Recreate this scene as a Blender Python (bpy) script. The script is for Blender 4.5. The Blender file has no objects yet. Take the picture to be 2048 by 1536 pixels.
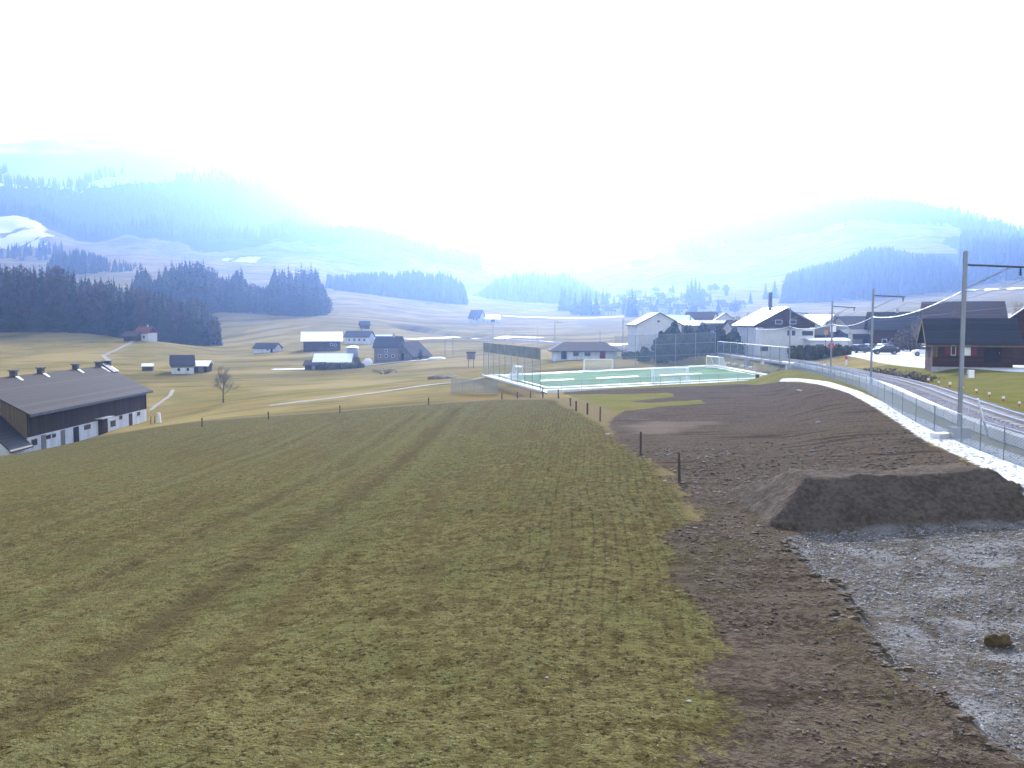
import bpy, math, random
import numpy as np
from mathutils import Vector
random.seed(7)
C = bpy.context.scene.collection
PI = math.pi
# ------------------------------------------------------------------ camera model
F = 1773.0; PITCH = math.atan(128.0 / F); H = 5.5
SP, CP = math.sin(PITCH), math.cos(PITCH)
def tp(py):                       # slope (dz per metre of depth) of a picture height
    v = py - 768.0
    return -(F * SP + v * CP) / (F * CP - v * SP)
def az(px, py=640.0):             # x per metre of depth
    return (px - 1024.0) / (F * CP - (py - 768.0) * SP)
# ------------------------------------------------------------------ noise
def _hash(ix, iy, s):
    n = (ix * 374761393 + iy * 668265263 + s * 974634777) & 0xFFFFFFFF
    n = ((n ^ (n >> 13)) * 1274126177) & 0xFFFFFFFF
    return ((n ^ (n >> 16)) & 0xFFFF) / 65535.0
def vnoise(x, y, s=0):
    x = np.asarray(x, float); y = np.asarray(y, float)
    ix = np.floor(x).astype(np.int64); iy = np.floor(y).astype(np.int64)
    fx = x - ix; fy = y - iy; fx = fx * fx * (3 - 2 * fx); fy = fy * fy * (3 - 2 * fy)
    a = _hash(ix, iy, s); b = _hash(ix + 1, iy, s); c = _hash(ix, iy + 1, s); d = _hash(ix + 1, iy + 1, s)
    return (a * (1 - fx) + b * fx) * (1 - fy) + (c * (1 - fx) + d * fx) * fy * 1.0 - 0.5
def fbm(x, y, o=4, s=0):
    r = 0.0; k = 1.0
    for i in range(o):
        r = r + vnoise(x * 2 ** i, y * 2 ** i, s + i) * k; k *= 0.5
    return r
# ------------------------------------------------------------------ terrain table: picture column -> (depth, picture height)
Zc = lambda z: ('z', z)
T = {
 -900: [(2,Zc(.1)),(20,Zc(-1.2)),(95,Zc(-9.5)),(130,Zc(-11)),(230,Zc(-7)),(350,Zc(4)),(600,Zc(30)),(1000,560),(1400,430),(2000,380),(2600,300),(3200,330)],
 0:   [(2,Zc(.1)),(10.5,Zc(0)),(30,Zc(-1.7)),(60,Zc(-4.9)),(95,912),(115,903),(140,860),(180,800),(230,750),(300,702),(350,668),(430,655),(600,640),(900,560),(1200,525),(1300,522),(1500,440),(1700,432),(2100,385),(2600,283),(3200,300)],
 100: [(2,Zc(.1)),(10.5,Zc(0)),(30,Zc(-1.6)),(60,Zc(-4.6)),(98,893),(118,888),(142,840),(180,795),(230,748),(300,700),(350,667),(430,655),(600,640),(900,555),(1200,522),(1350,500),(1500,452),(1700,450),(2100,400),(2600,278),(3200,300)],
 160: [(2,Zc(.1)),(10.5,Zc(0)),(30,Zc(-1.5)),(60,Zc(-4.5)),(100,880),(122,875),(143,830),(180,790),(230,748),(300,702),(350,668),(430,655),(600,640),(900,550),(1200,508),(1500,505),(1800,480),(2100,420),(2600,276),(3200,300)],
 290: [(2,Zc(.1)),(10.5,Zc(0)),(30,Zc(-1.4)),(60,Zc(-4.2)),(105,856),(136,848),(160,806),(230,748),(260,733),(300,700),(335,676),(400,690),(430,690),(700,600),(1000,520),(1200,500),(1400,505),(1600,495),(2000,420),(2600,274),(3200,300)],
 440: [(2,Zc(.1)),(10.5,Zc(0)),(30,Zc(-1.2)),(60,Zc(-3.7)),(110,839),(150,805),(230,748),(300,715),(380,690),(430,684),(520,635),(600,600),(700,602),(1000,540),(1200,520),(1400,520),(1650,490),(2500,296),(3200,340)],
 600: [(2,Zc(.1)),(10.5,Zc(0)),(30,Zc(-1.0)),(60,Zc(-3.3)),(112,827),(140,795),(200,762),(240,738),(300,708),(330,692),(400,668),(470,640),(560,632),(700,620),(1000,545),(1200,530),(1500,510),(1700,500),(2500,392),(3200,420)],
 680: [(2,Zc(.1)),(10.5,Zc(0)),(30,Zc(-.9)),(60,Zc(-3.0)),(112,821),(140,790),(200,757),(250,730),(330,694),(400,662),(450,645),(560,625),(700,592),(800,582),(850,584),(1200,560),(1500,520),(1700,505),(2500,452),(3200,470)],
 850: [(2,Zc(.1)),(10.5,Zc(0)),(30,Zc(-.6)),(60,Zc(-2.4)),(112,808),(130,782),(160,762),(200,744),(260,717),(330,690),(400,672),(500,650),(650,630),(800,608),(900,598),(950,600),(1300,570),(1700,530),(2500,508),(3200,515)],
 1000:[(2,Zc(.1)),(10.5,Zc(0)),(30,Zc(-.3)),(60,Zc(-1.9)),(112,797),(125,783),(150,758),(200,732),(260,708),(400,675),(500,655),(650,638),(800,622),(1000,606),(1100,603),(1300,600),(1700,545),(2600,535),(3200,540)],
 1100:[(2,Zc(.1)),(10.5,Zc(0)),(30,Zc(-.15)),(60,Zc(-1.5)),(100,796),(118,781),(150,742),(180,722),(260,704),(400,675),(500,655),(650,638),(800,628),(1000,612),(1200,606),(1500,575),(1800,550),(2600,535),(3200,540)],
 1200:[(2,Zc(.1)),(10.5,Zc(0)),(30,Zc(0)),(57,843),(80,805),(100,787),(118,776),(155,735),(180,718),(260,700),(400,672),(500,655),(650,638),(800,630),(1000,618),(1300,595),(1700,550),(2600,520),(3200,525)],
 1281:[(2,Zc(.1)),(10.5,Zc(0)),(36,912),(57,845),(80,802),(100,783),(118,772),(160,730),(180,715),(260,695),(400,668),(650,638),(800,628),(1000,605),(1300,580),(1700,540),(2200,505),(2600,500),(3200,500)],
 1320:[(2,Zc(.1)),(10.5,Zc(0)),(36,910),(57,843),(80,801),(100,781),(118,770),(160,729),(180,714),(260,692),(400,667),(650,638),(800,628),(1000,603),(1300,576),(1700,530),(2200,440),(2600,445),(3200,480)],
 1400:[(2,Zc(.1)),(10.5,Zc(0)),(36,908),(57,840),(80,800),(100,779),(120,767),(160,728),(200,706),(300,680),(650,636),(800,626),(1000,602),(1300,570),(1700,520),(2200,425),(2600,435),(3200,460)],
 1560:[(2,Zc(.1)),(10.5,Zc(0)),(36,Zc(0)),(57,836),(80,796),(100,773),(123,757),(150,731),(175,716),(300,680),(650,632),(1000,602),(1300,560),(1700,490),(2200,402),(2600,415),(3200,440)],
 1700:[(2,Zc(.1)),(10.5,Zc(0)),(39,Zc(.1)),(57,Zc(-.15)),(80,Zc(-.5)),(95,758),(105,745),(115,736),(130,724),(160,708),(300,680),(650,628),(900,602),(1200,530),(1400,500),(1700,450),(2200,393),(2600,405),(3200,430)],
 1850:[(2,Zc(.1)),(10.5,Zc(0)),(39,Zc(.1)),(57,Zc(0)),(75,Zc(.1)),(95,740),(110,731),(130,722),(160,706),(300,678),(650,622),(900,592),(1200,512),(1400,490),(1700,450),(2200,415),(2600,425),(3200,450)],
 2048:[(2,Zc(.1)),(10.5,Zc(0)),(39,Zc(.2)),(57,Zc(.2)),(75,Zc(.2)),(95,740),(110,731),(130,722),(160,706),(300,672),(650,612),(900,572),(1200,510),(1700,485),(2200,470),(2600,480),(3200,500)],
 3000:[(2,Zc(.1)),(10.5,Zc(0)),(39,Zc(.3)),(95,Zc(.6)),(160,Zc(1)),(300,Zc(4)),(650,Zc(20)),(900,Zc(60)),(1200,520),(1700,500),(2200,500),(3200,520)],
}
NA, ND = 420, 520
AG = np.linspace(-1.15, 1.15, NA); LG = np.linspace(math.log(2), math.log(3900), ND)
def _profile(lst):
    ds, zs = [], []
    for d, q in lst:
        ds.append(d); zs.append(q[1] if isinstance(q, tuple) else H + tp(q) * d)
    ds.append(3900); zs.append(zs[-1] - 100)
    return np.interp(np.exp(LG), ds, zs)
_cols = sorted(T); _ca = np.array([az(c) for c in _cols]); _P = np.array([_profile(T[c]) for c in _cols])
HG = np.empty((NA, ND))
for j in range(ND):
    HG[:, j] = np.interp(AG, _ca, _P[:, j])
def _smooth(A, n, ax):
    k = np.ones(n) / n
    pad = [(0, 0), (0, 0)]; pad[ax] = (n // 2, n // 2)
    B = np.pad(A, pad, mode='edge')
    return np.apply_along_axis(lambda m: np.convolve(m, k, 'valid'), ax, B)
HG = _smooth(_smooth(HG, 7, 0), 7, 0); HG = _smooth(_smooth(HG, 5, 1), 5, 1)
def base_h(x, y):
    y = np.maximum(np.asarray(y, float), 2.01); a = np.clip(np.asarray(x, float) / y, -1.149, 1.149)
    u = (a - AG[0]) / (AG[1] - AG[0]); v = np.clip((np.log(y) - LG[0]) / (LG[1] - LG[0]), 0, ND - 1.001)
    i = np.clip(u.astype(int), 0, NA - 2); j = v.astype(int); fu = u - i; fv = v - j
    return (HG[i, j] * (1 - fu) + HG[i + 1, j] * fu) * (1 - fv) + (HG[i, j + 1] * (1 - fu) + HG[i + 1, j + 1] * fu) * fv
# signed distance to polygon (negative inside), distance to polyline
def seg_d(x, y, pts, closed=False):
    best = np.full(np.shape(x), 1e9); bt = np.zeros(np.shape(x)); side = np.zeros(np.shape(x)); acc = 0.0
    n = len(pts) if closed else len(pts) - 1
    for k in range(n):
        x0, y0 = pts[k]; x1, y1 = pts[(k + 1) % len(pts)]
        dx, dy = x1 - x0, y1 - y0; L2 = dx * dx + dy * dy + 1e-9
        t = np.clip(((x - x0) * dx + (y - y0) * dy) / L2, 0, 1)
        qx, qy = x - (x0 + t * dx), y - (y0 + t * dy); d = np.hypot(qx, qy)
        m = d < best
        best = np.where(m, d, best); bt = np.where(m, acc + t * math.sqrt(L2), bt)
        side = np.where(m, np.sign(dy * qx - dx * qy), side)
        acc += math.sqrt(L2)
    return best, bt, side
def sdf(x, y, poly):
    d, _, _ = seg_d(x, y, poly, True)
    ins = np.zeros(np.shape(x), bool); n = len(poly)
    for k in range(n):
        x0, y0 = poly[k]; x1, y1 = poly[(k + 1) % n]
        c = ((y0 > y) != (y1 > y)) & (x < (x1 - x0) * (y - y0) / (y1 - y0 + 1e-12) + x0)
        ins ^= c
    return np.where(ins, -d, d)
def gp0(px, py, dmin=4.0, hf=base_h):           # where the sight line of a picture point meets the ground
    a = az(px, py); t = tp(py); ds = np.exp(np.linspace(math.log(dmin), math.log(3800), 4000))
    g = hf(a * ds, ds) - (H + t * ds)
    k = int(np.argmax(g > 0)) if (g > 0).any() else len(ds) - 1
    return (a * ds[k], ds[k])
# ---- rail line (line of masts) and its heights
MAST = [(15.8,8),(19.8,39),(28.8,71),(34.2,95),(38.5,123),(39.8,150),(36.5,182),(29,232),(14.5,300),(-8,375),(-60,470)]
RZ   = [.5,.45,.0,-.5,-.9,-1.2,-1.5,-2.2,-2.7,-2.9,-3.2]
def dense(pts, zs, step=2.0):
    P = [Vector((p[0], p[1], z)) for p, z in zip(pts, zs)]; out = []
    for i in range(len(P) - 1):
        p0 = P[max(i - 1, 0)]; p1 = P[i]; p2 = P[i + 1]; p3 = P[min(i + 2, len(P) - 1)]
        n = max(2, int((p2 - p1).length / step))
        for k in range(n):
            t = k / n
            out.append(0.5 * ((2 * p1) + (p2 - p0) * t + (2 * p0 - 5 * p1 + 4 * p2 - p3) * t * t + (3 * p1 - p0 - 3 * p2 + p3) * t ** 3))
    out.append(P[-1]); return out
def offset_line(P, o):
    out = []
    for i, p in enumerate(P):
        t = (P[min(i + 1, len(P) - 1)] - P[max(i - 1, 0)]); t.z = 0; t.normalize()
        out.append(p + Vector((t.y, -t.x, 0)) * o)
    return out
RL = dense(MAST, RZ)
RL = [RL[0] + (RL[0] - RL[3]) * k * .9 for k in (4, 3, 2, 1)] + RL
RAIL = offset_line(RL, 3.6)
_rx = np.array([p.x for p in RAIL]); _ry = np.array([p.y for p in RAIL]); _rz = np.array([p.z for p in RAIL])
_rl = np.concatenate([[0], np.cumsum(np.hypot(np.diff(_rx), np.diff(_ry)))])
RPTS = [(p.x, p.y) for p in RAIL[::2]] + [(RAIL[-1].x, RAIL[-1].y)]
# ---- football pitch rectangle on its own plane
def wp(px, py, d): return (az(px, py) * d, d, H + tp(py) * d)
PF = [wp(1090,779,117), wp(1566,757,122), wp(1425,731,157), wp(985,751,150)]
_A = np.array([[p[0], p[1], 1] for p in PF]); _b = np.array([p[2] for p in PF])
PPL = np.linalg.lstsq(_A, _b, rcond=None)[0]
PPOLY = [(p[0], p[1]) for p in PF]
def pitch_z(x, y): return PPL[0] * x + PPL[1] * y + PPL[2]
# ---- near features
YARD = [gp0(*q) for q in [(1545,1085),(1640,1150),(1700,1215),(1760,1290),(1850,1375),(1900,1400),(1960,1455),(2030,1500)]] + \
       [(7.5, 8.5), (22, 6), (26, 20)] + [gp0(*q) for q in [(2150,1036),(2040,1045),(1800,1049),(1600,1056)]]
MB0 = gp0(1790,1055); MOUND = (MB0[0] + .7, MB0[1] + 1.6)
def mound_h(x, y):
    dx = np.abs(x - MOUND[0]); dy = y - MOUND[1]
    wob = fbm(x * .9, y * .9, 4, 91) * .26
    top = 2.35
    h = np.minimum(1.14 + fbm(x * .5, y * .5, 2, 8) * .10, np.minimum((top + 1.75 - dx + wob) * .72, np.minimum((1.7 + dy + wob * .3) * .68, (3.6 - dy + wob) * .5)))
    h = np.maximum(h, 0)
    return h + fbm(x * 3, y * 3, 3, 5) * .055 * np.clip(h * 3, 0, 1)
def sstep(e0, e1, x):
    t = np.clip((x - e0) / (e1 - e0), 0, 1); return t * t * (3 - 2 * t)
RUTS = [[gp0(*q) for q in R_] for R_ in (
    [(-250,1590),(0,1445),(180,1330),(400,1190),(560,1085),(680,1010),(780,940),(850,880),(915,818)],
    [(-250,1400),(0,1250),(200,1160),(400,1060),(560,985),(680,930),(760,880),(830,830)],
    [(-250,1185),(0,1090),(260,1000),(420,945),(560,895),(660,850)])]
def hz(x, y):
    x = np.asarray(x, float); y = np.asarray(y, float)
    z = base_h(x, y)
    z = z + fbm(x / 60, y / 60, 3, 3) * np.clip((y - 60) / 150, 0, 1) * 2.2 * (1 - sstep(120, 200, y) * .55)
    far = sstep(900, 1600, y)
    z = z + fbm(x / 260, y / 260, 5, 11) * far * (55 - 36 * sstep(250, 450, x))
    z = z + fbm(x / 9, y / 9, 3, 21) * .22 * (1 - sstep(30, 80, y)) + fbm(x / 1.1, y / 1.1, 4, 31) * .10 * (1 - sstep(25, 60, y))
    # rail bed and pitch are levelled
    d, s, sd = seg_d(x, y, RPTS)
    zr = np.interp(s, _rl, _rz)
    w = 1 - sstep(5.0, 11, d)
    z = z * (1 - w) + (zr - .12) * w
    ps = sdf(x, y, PPOLY); w = 1 - sstep(1.0, 7.0, ps)
    z = z * (1 - w) + (pitch_z(x, y) - .1) * w
    ys = sdf(x, y, YARD) + fbm(x * .8, y * .8, 3, 77) * .5
    z = z - (.06 + .15 * sstep(22, 19, y)) * (1 - sstep(-.3, .05, ys)) + .05 * np.exp(-(ys - .25) ** 2 * 8)
    for R_, dep in zip(RUTS, (.06, .03, .03)):
        dr, _, _ = seg_d(x, y, R_)
        z = z - dep * np.exp(-(dr / .5) ** 2)
    z = z + mound_h(x, y)
    return z
def h1(x, y): return float(hz(np.array([x]), np.array([y]))[0])
def gp(px, py, dmin=5.0): return gp0(px, py, dmin, hz)
def place(px, d, py=700):
    x = az(px, py) * d; return (x, d, h1(x, d))
HAZE = 4.7e-4; EXPO = 1.65; ANI = .86; HC = (.31,.49,.92); VB = 1
# ------------------------------------------------------------------ node helpers
class NT:
    def __init__(s, name):
        s.m = bpy.data.materials.new(name); s.m.use_nodes = True; s.t = s.m.node_tree
        for n in list(s.t.nodes): s.t.nodes.remove(n)
        s.out = s.t.nodes.new('ShaderNodeOutputMaterial')
    def n(s, t): return s.t.nodes.new(t)
    def ln(s, a, b): s.t.links.new(a, b)
    def setin(s, sock, v):
        if hasattr(v, 'is_output') or hasattr(v, 'links'): s.ln(v, sock)
        elif isinstance(v, (tuple, list)) and len(v) == 3 and sock.type == 'RGBA': sock.default_value = (*v, 1)
        else: sock.default_value = v
    def math(s, op, a, b=0.0, c=None, clamp=False):
        n = s.n('ShaderNodeMath'); n.operation = op; n.use_clamp = clamp
        s.setin(n.inputs[0], a); s.setin(n.inputs[1], b)
        if c is not None: s.setin(n.inputs[2], c)
        return n.outputs[0]
    def mix(s, f, a, b):
        n = s.n('ShaderNodeMix'); n.data_type = 'RGBA'
        s.setin(n.inputs[0], f); s.setin(n.inputs[6], a); s.setin(n.inputs[7], b); return n.outputs[2]
    def attr(s, name):
        n = s.n('ShaderNodeAttribute'); n.attribute_name = name; return n.outputs['Fac']
    def pos(s):
        return s.n('ShaderNodeNewGeometry').outputs['Position']
    def obj(s):
        return s.n('ShaderNodeTexCoord').outputs['Object']
    def mapv(s, v, sc=(1, 1, 1), rot=(0, 0, 0)):
        n = s.n('ShaderNodeMapping'); s.ln(v, n.inputs[0]); n.inputs['Scale'].default_value = sc; n.inputs['Rotation'].default_value = rot; return n.outputs[0]
    def noise(s, v, sc, det=4, rough=.55):
        n = s.n('ShaderNodeTexNoise'); s.ln(v, n.inputs['Vector']); n.inputs['Scale'].default_value = sc
        n.inputs['Detail'].default_value = det; n.inputs['Roughness'].default_value = rough; return n.outputs[0]
    def vor(s, v, sc, out=0):
        n = s.n('ShaderNodeTexVoronoi'); s.ln(v, n.inputs['Vector']); n.inputs['Scale'].default_value = sc; return n.outputs[out]
    def rng(s, v, a, b, c=0.0, d=1.0, smooth=True):
        n = s.n('ShaderNodeMapRange'); n.interpolation_type = 'SMOOTHSTEP' if smooth else 'LINEAR'
        s.setin(n.inputs[0], v); n.inputs[1].default_value = a; n.inputs[2].default_value = b
        n.inputs[3].default_value = c; n.inputs[4].default_value = d; return n.outputs[0]
    def bump(s, h, dist=.05, st=1.0):
        n = s.n('ShaderNodeBump'); n.inputs['Distance'].default_value = dist; s.setin(n.inputs['Strength'], st); s.ln(h, n.inputs['Height']); return n.outputs[0]
    def bsdf(s, col, rough=.8, spec=.3, metal=0, nrm=None, **kw):
        b = s.n('ShaderNodeBsdfPrincipled'); s.setin(b.inputs['Base Color'], col); s.setin(b.inputs['Roughness'], rough)
        b.inputs['Specular IOR Level'].default_value = spec; b.inputs['Metallic'].default_value = metal
        if nrm is not None: s.ln(nrm, b.inputs['Normal'])
        for k, v in kw.items(): s.setin(b.inputs[k], v)
        s.ln(b.outputs[0], s.out.inputs[0]); return b
# simple weathered material: colour varied by two noises
def mat(name, col, rough=.75, spec=.2, metal=0, var=.25, sc=1.5, bump=0.0, tint=None, streak=False):
    k = NT(name); o = k.obj()
    n1 = k.noise(k.mapv(o, (1, 1, .25) if streak else (1, 1, 1)), sc, 5)
    n2 = k.noise(o, sc * 9, 3)
    f = k.math('ADD', k.math('MULTIPLY', n1, .7), k.math('MULTIPLY', n2, .3))
    f = k.rng(f, .3, .7)
    lo = tuple(c * (1 - var) for c in col); hi = tuple(min(1, c * (1 + var)) for c in (tint or col))
    k.bsdf(k.mix(f, lo, hi), rough, spec, metal, k.bump(n2, bump) if bump else None)
    return k.m
def planks(name, col, pitch=.18, axis=0, var=.35, rough=.85, groove=.55, grain=2.0):
    """boards: axis 0 = vertical boards along x and y, 2 = horizontal courses"""
    k = NT(name); o = k.obj(); sp = k.n('ShaderNodeSeparateXYZ'); k.ln(o, sp.inputs[0])
    u = sp.outputs[2] if axis == 2 else k.math('ADD', sp.outputs[0], sp.outputs[1])
    u = k.math('DIVIDE', u, pitch); fl = k.math('FLOOR', u); fr = k.math('FRACT', u)
    wn = k.n('ShaderNodeTexWhiteNoise'); wn.noise_dimensions = '1D'; k.ln(fl, wn.inputs['W'])
    gr = k.noise(k.mapv(o, (1, 1, .15) if axis != 2 else (.15, .15, 1)), grain * 4, 4)
    f = k.math('ADD', k.math('MULTIPLY', wn.outputs[0], .5), k.math('MULTIPLY', gr, .5))
    c = k.mix(f, tuple(x * (1 - var) for x in col), tuple(min(1, x * (1 + var)) for x in col))
    g = k.math('GREATER_THAN', k.math('ABSOLUTE', k.math('SUBTRACT', fr, .5)), .44)
    c = k.mix(g, c, tuple(x * groove for x in col))
    k.bsdf(c, rough, .06, 0, k.bump(k.math('SUBTRACT', 1.0, g), .015))
    return k.m
# ------------------------------------------------------------------ ground material
SOIL = [gp(*q) for q in [(1500,1700),(1470,1536),(1420,1400),(1440,1300),(1385,1180),(1355,1090),(1392,1040),(1375,985),(1335,942),(1272,912),(1228,872),(1216,845),(1245,822),(1310,815),(1412,807),(1400,800),(1300,806),(1262,803),(1350,793),(1340,786),(1220,789),(1130,789),(1125,785),(1300,776),(1480,768),(1562,763),(1640,770),(1700,787),(1760,822),(1850,882),(1960,932),(2048,997),(2140,1050),(2300,1150)]] + [(24, 4), (4, 4.5)]
PATHL = [(1558,763),(1600,763),(1640,769),(1700,787),(1760,821),(1850,881),(1960,931),(2048,994),(2130,1048)]
PATHR = [(2200,975),(2048,914),(1960,884),(1900,863),(1800,820),(1720,783),(1660,764),(1600,757),(1566,757)]
GPATH = [gp(*q) for q in PATHL] + [gp(*q) for q in PATHR]
MEAD = [gp(-500,975), gp(0,913), gp(140,884), gp(290,858), gp(440,840), gp(680,823), gp(850,809), gp(1000,799), gp(1105,799), gp(1130,812), gp(1200,846), gp(1270,905), gp(1340,962), gp(1420,1100), gp(2100,1300), (30, 2), (-100, 2), (-120, 60)]
PARK = [gp(*q) for q in [(1686,699),(1695,712),(1745,722),(1862,737),(2030,744),(2200,745),(2200,700),(1860,697)]]
STRAW = [gp(*q) for q in [(905,790),(1000,778),(1085,785),(1040,793),(905,806)]]
DRY = [gp(*q) for q in [(1250,850),(1300,838),(1390,845),(1400,862),(1330,868),(1260,868)]]

NOISEV = lambda k, P: None
def ground_material():
    k = NT('ground_cover'); P = k.pos(); o = P
    big = k.noise(P, .03, 4); mid = k.noise(P, .35, 4); fine = k.noise(P, 3.2, 5, .65); tiny = k.noise(P, 14, 4, .7); clod = k.noise(P, 7.0, 4, .6)
    wide = k.noise(P, .11, 3)
    # meadow: short olive grass with brown manured streaks and seed rows
    g = k.mix(k.rng(fine, .38, .62), (.094, .078, .030), (.178, .152, .064))
    g = k.mix(k.rng(k.math('ADD', k.math('MULTIPLY', mid, .5), k.math('MULTIPLY', fine, .5)), .46, .62, 0, .7), g, (.118, .124, .046))
    g = k.mix(k.rng(k.math('ADD', k.math('MULTIPLY', wide, .55), k.math('MULTIPLY', tiny, .45)), .52, .68, 0, .45), g, (.125, .096, .055))
    g = k.mix(k.rng(tiny, .60, .74, 0, .75), g, (.255, .215, .115))
    g = k.mix(k.rng(k.math('ADD', k.math('MULTIPLY', tiny, .5), k.math('MULTIPLY', clod, .5)), .44, .36, 0, .9), g, (.026, .022, .012))
    # seed rows along the field in its right half
    sx = k.n('ShaderNodeSeparateXYZ'); k.ln(P, sx.inputs[0])
    ux = k.math('ADD', sx.outputs[0], k.math('MULTIPLY', k.noise(P, .10, 2), 1.1))
    ux = k.math('ADD', ux, k.math('MULTIPLY', sx.outputs[1], -.085))
    row = k.math('ABSOLUTE', k.math('SUBTRACT', k.math('FRACT', k.math('DIVIDE', ux, .27)), .5))
    rowm = k.rng(k.math('ADD', row, k.math('MULTIPLY', fine, .75)), .54, .36, 0, 1)
    rowm = k.math('MULTIPLY', rowm, k.rng(k.math('ADD', sx.outputs[0], k.math('MULTIPLY', mid, 5.0)), 0.5, 4.0))
    rowm = k.math('MULTIPLY', rowm, k.rng(sx.outputs[1], 12, 20, .45, 1))
    g = k.mix(k.math('MULTIPLY', rowm, .58), g, (.048, .040, .020))
    spk = k.noise(k.mapv(P, (1, .8, 1)), 7.5, 3, .7)
    g = k.mix(k.rng(spk, .57, .64, 0, .80), g, (.038, .031, .017))  # dark specks: shade in the gaps between grass clumps, painted into the colour
    g = k.mix(k.rng(k.noise(P, 19, 2, .6), .62, .70, 0, .7), g, (.28, .25, .15))
    uz = k.math('ADD', k.math('MULTIPLY', sx.outputs[0], .93), k.math('MULTIPLY', sx.outputs[1], .37))
    lrow = k.noise(k.mapv(P, (1.1, .10, .1), (0, 0, -.36)), 1.0, 4)
    g = k.mix(k.rng(lrow, .50, .66, 0, .50), g, (.100, .072, .034))
    rut = k.attr('rut'); rutn = k.math('ADD', rut, k.math('MULTIPLY', k.math('SUBTRACT', fine, .5), .9))
    g = k.mix(k.rng(rutn, .8, .10, 0, .42), g, (.066, .052, .030))
    g = k.mix(k.math('MULTIPLY', k.rng(rutn, .9, 1.2), k.rng(rutn, 2.0, 1.3, 0, .35)), g, (.15, .15, .065))
    # fields further off: straw and pale winter grass with green and brown drifts
    f = k.mix(k.rng(wide, .38, .62), (.255, .190, .070), (.200, .172, .054))
    f = k.mix(k.rng(big, .45, .60, 0, .75), f, (.330, .255, .105))
    f = k.mix(k.rng(k.noise(k.mapv(P, (.25, 1, 1)), .06, 4), .50, .66, 0, .7), f, (.120, .098, .030))
    f = k.mix(k.rng(tiny, .56, .75, 0, .4), f, (.21, .17, .09))
    f = k.mix(k.rng(k.noise(k.mapv(P, (.12, 1, 1)), .25, 4), .56, .68, 0, .55), f, (.072, .058, .028))
    f = k.mix(k.rng(k.attr('lawn'), .3, -.3), f, k.mix(k.rng(mid, .4, .6), (.150, .152, .040), (.19, .165, .052)))
    f = k.mix(k.rng(k.attr('straw'), 1.5, -1.5), f, k.mix(fine, (.20, .14, .042), (.25, .18, .065)))
    med = k.math('ADD', k.attr('mead'), k.math('MULTIPLY', k.math('SUBTRACT', mid, .5), 1.2))
    c = k.mix(k.rng(med, .6, -.3), f, g)
    c = k.mix(k.math('MULTIPLY', k.rng(med, -.4, .5), k.rng(med, 3.5, 1.5)), c, (.20, .155, .078))
    # bare soil
    s = k.mix(k.rng(clod, .38, .62), (.060, .046, .034), (.130, .104, .078))
    s = k.mix(k.rng(k.noise(k.mapv(P, (.22, 1.3, 1)), 1.5, 4), .44, .60, 0, .65), s, (.122, .097, .070))
    s = k.mix(k.rng(k.noise(k.mapv(P, (.16, 1.0, 1)), 1.1, 4), .55, .66, 0, .7), s, (.045, .034, .025))
    s = k.mix(k.rng(tiny, .64, .76, 0, .6), s, (.20, .165, .125))
    s = k.mix(k.rng(k.math('ADD', k.attr('dry'), k.math('MULTIPLY', k.math('SUBTRACT', mid, .5), 9.0)), 1.5, -2.5, 0, .85), s, (.18, .145, .112))
    grow = k.rng(k.math('ADD', k.math('MULTIPLY', mid, .6), k.math('MULTIPLY', clod, .4)), .54, .64)
    s = k.mix(k.math('MULTIPLY', grow, k.rng(k.math('ADD', sx.outputs[1], k.math('MULTIPLY', mid, 6)), 26, 17, 0, .85)), s, k.mix(fine, (.085, .095, .026), (.13, .11, .04)))
    sd = k.attr('soil')
    amp = k.rng(sx.outputs[1], 20, 45, 5.5, 1.6, False)
    sdn = k.math('ADD', sd, k.math('MULTIPLY', k.math('SUBTRACT', k.math('ADD', k.math('MULTIPLY', mid, .65), k.math('MULTIPLY', clod, .35)), .5), amp))
    c = k.mix(k.rng(sdn, .18, -.18), c, s)
    # mown bank and stony ground under the mound
    # gravel yard
    v = k.vor(P, 13, 1); vs = k.n('ShaderNodeSeparateColor'); k.ln(v, vs.inputs[0])
    y = k.mix(vs.outputs[0], (.095, .090, .085), (.225, .215, .205))
    y = k.mix(k.rng(clod, .45, .62, 0, .8), y, (.105, .085, .060))
    y = k.mix(k.rng(k.noise(P, 1.7, 5, .65), .50, .60, 0, .75), y, k.mix(fine, (.070, .055, .038), (.14, .115, .08)))
    y = k.mix(k.rng(k.noise(P, .6, 4), .50, .62, 0, .55), y, (.30, .30, .30))
    y = k.mix(k.rng(tiny, .66, .76), y, (.52, .52, .54))
    y = k.mix(k.rng(tiny, .42, .34, 0, .8), y, (.035, .033, .03))
    yd = k.math('ADD', k.attr('yard'), k.math('MULTIPLY', k.math('SUBTRACT', clod, .5), .5))
    c = k.mix(k.rng(yd, .06, -.06), c, y)
    # raked soil of the mound
    mu = k.math('ADD', k.math('MULTIPLY', k.noise(P, 1.3, 5), .4), k.math('MULTIPLY', clod, .6))
    ms = k.mix(k.rng(mu, .35, .65), (.085, .070, .058), (.165, .138, .112))
    c = k.mix(k.rng(k.attr('mound'), .04, .16), c, ms)
    # pale gravel path
    pv = k.vor(P, 9, 1); ps = k.n('ShaderNodeSeparateColor'); k.ln(pv, ps.inputs[0])
    p = k.mix(ps.outputs[0], (.66, .68, .72), (.90, .92, .94))
    p = k.mix(k.rng(clod, .56, .70, 0, .8), p, (.46, .48, .52))
    pd = k.math('ADD', k.attr('path'), k.math('MULTIPLY', k.math('SUBTRACT', fine, .5), .7))
    c = k.mix(k.rng(pd, .08, -.08), c, p)
    # parking ground: concrete, with the sun glare on it put into the colour
    pk = k.mix(k.rng(mid, .4, .6), (.72, .72, .72), (.86, .86, .86))
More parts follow.
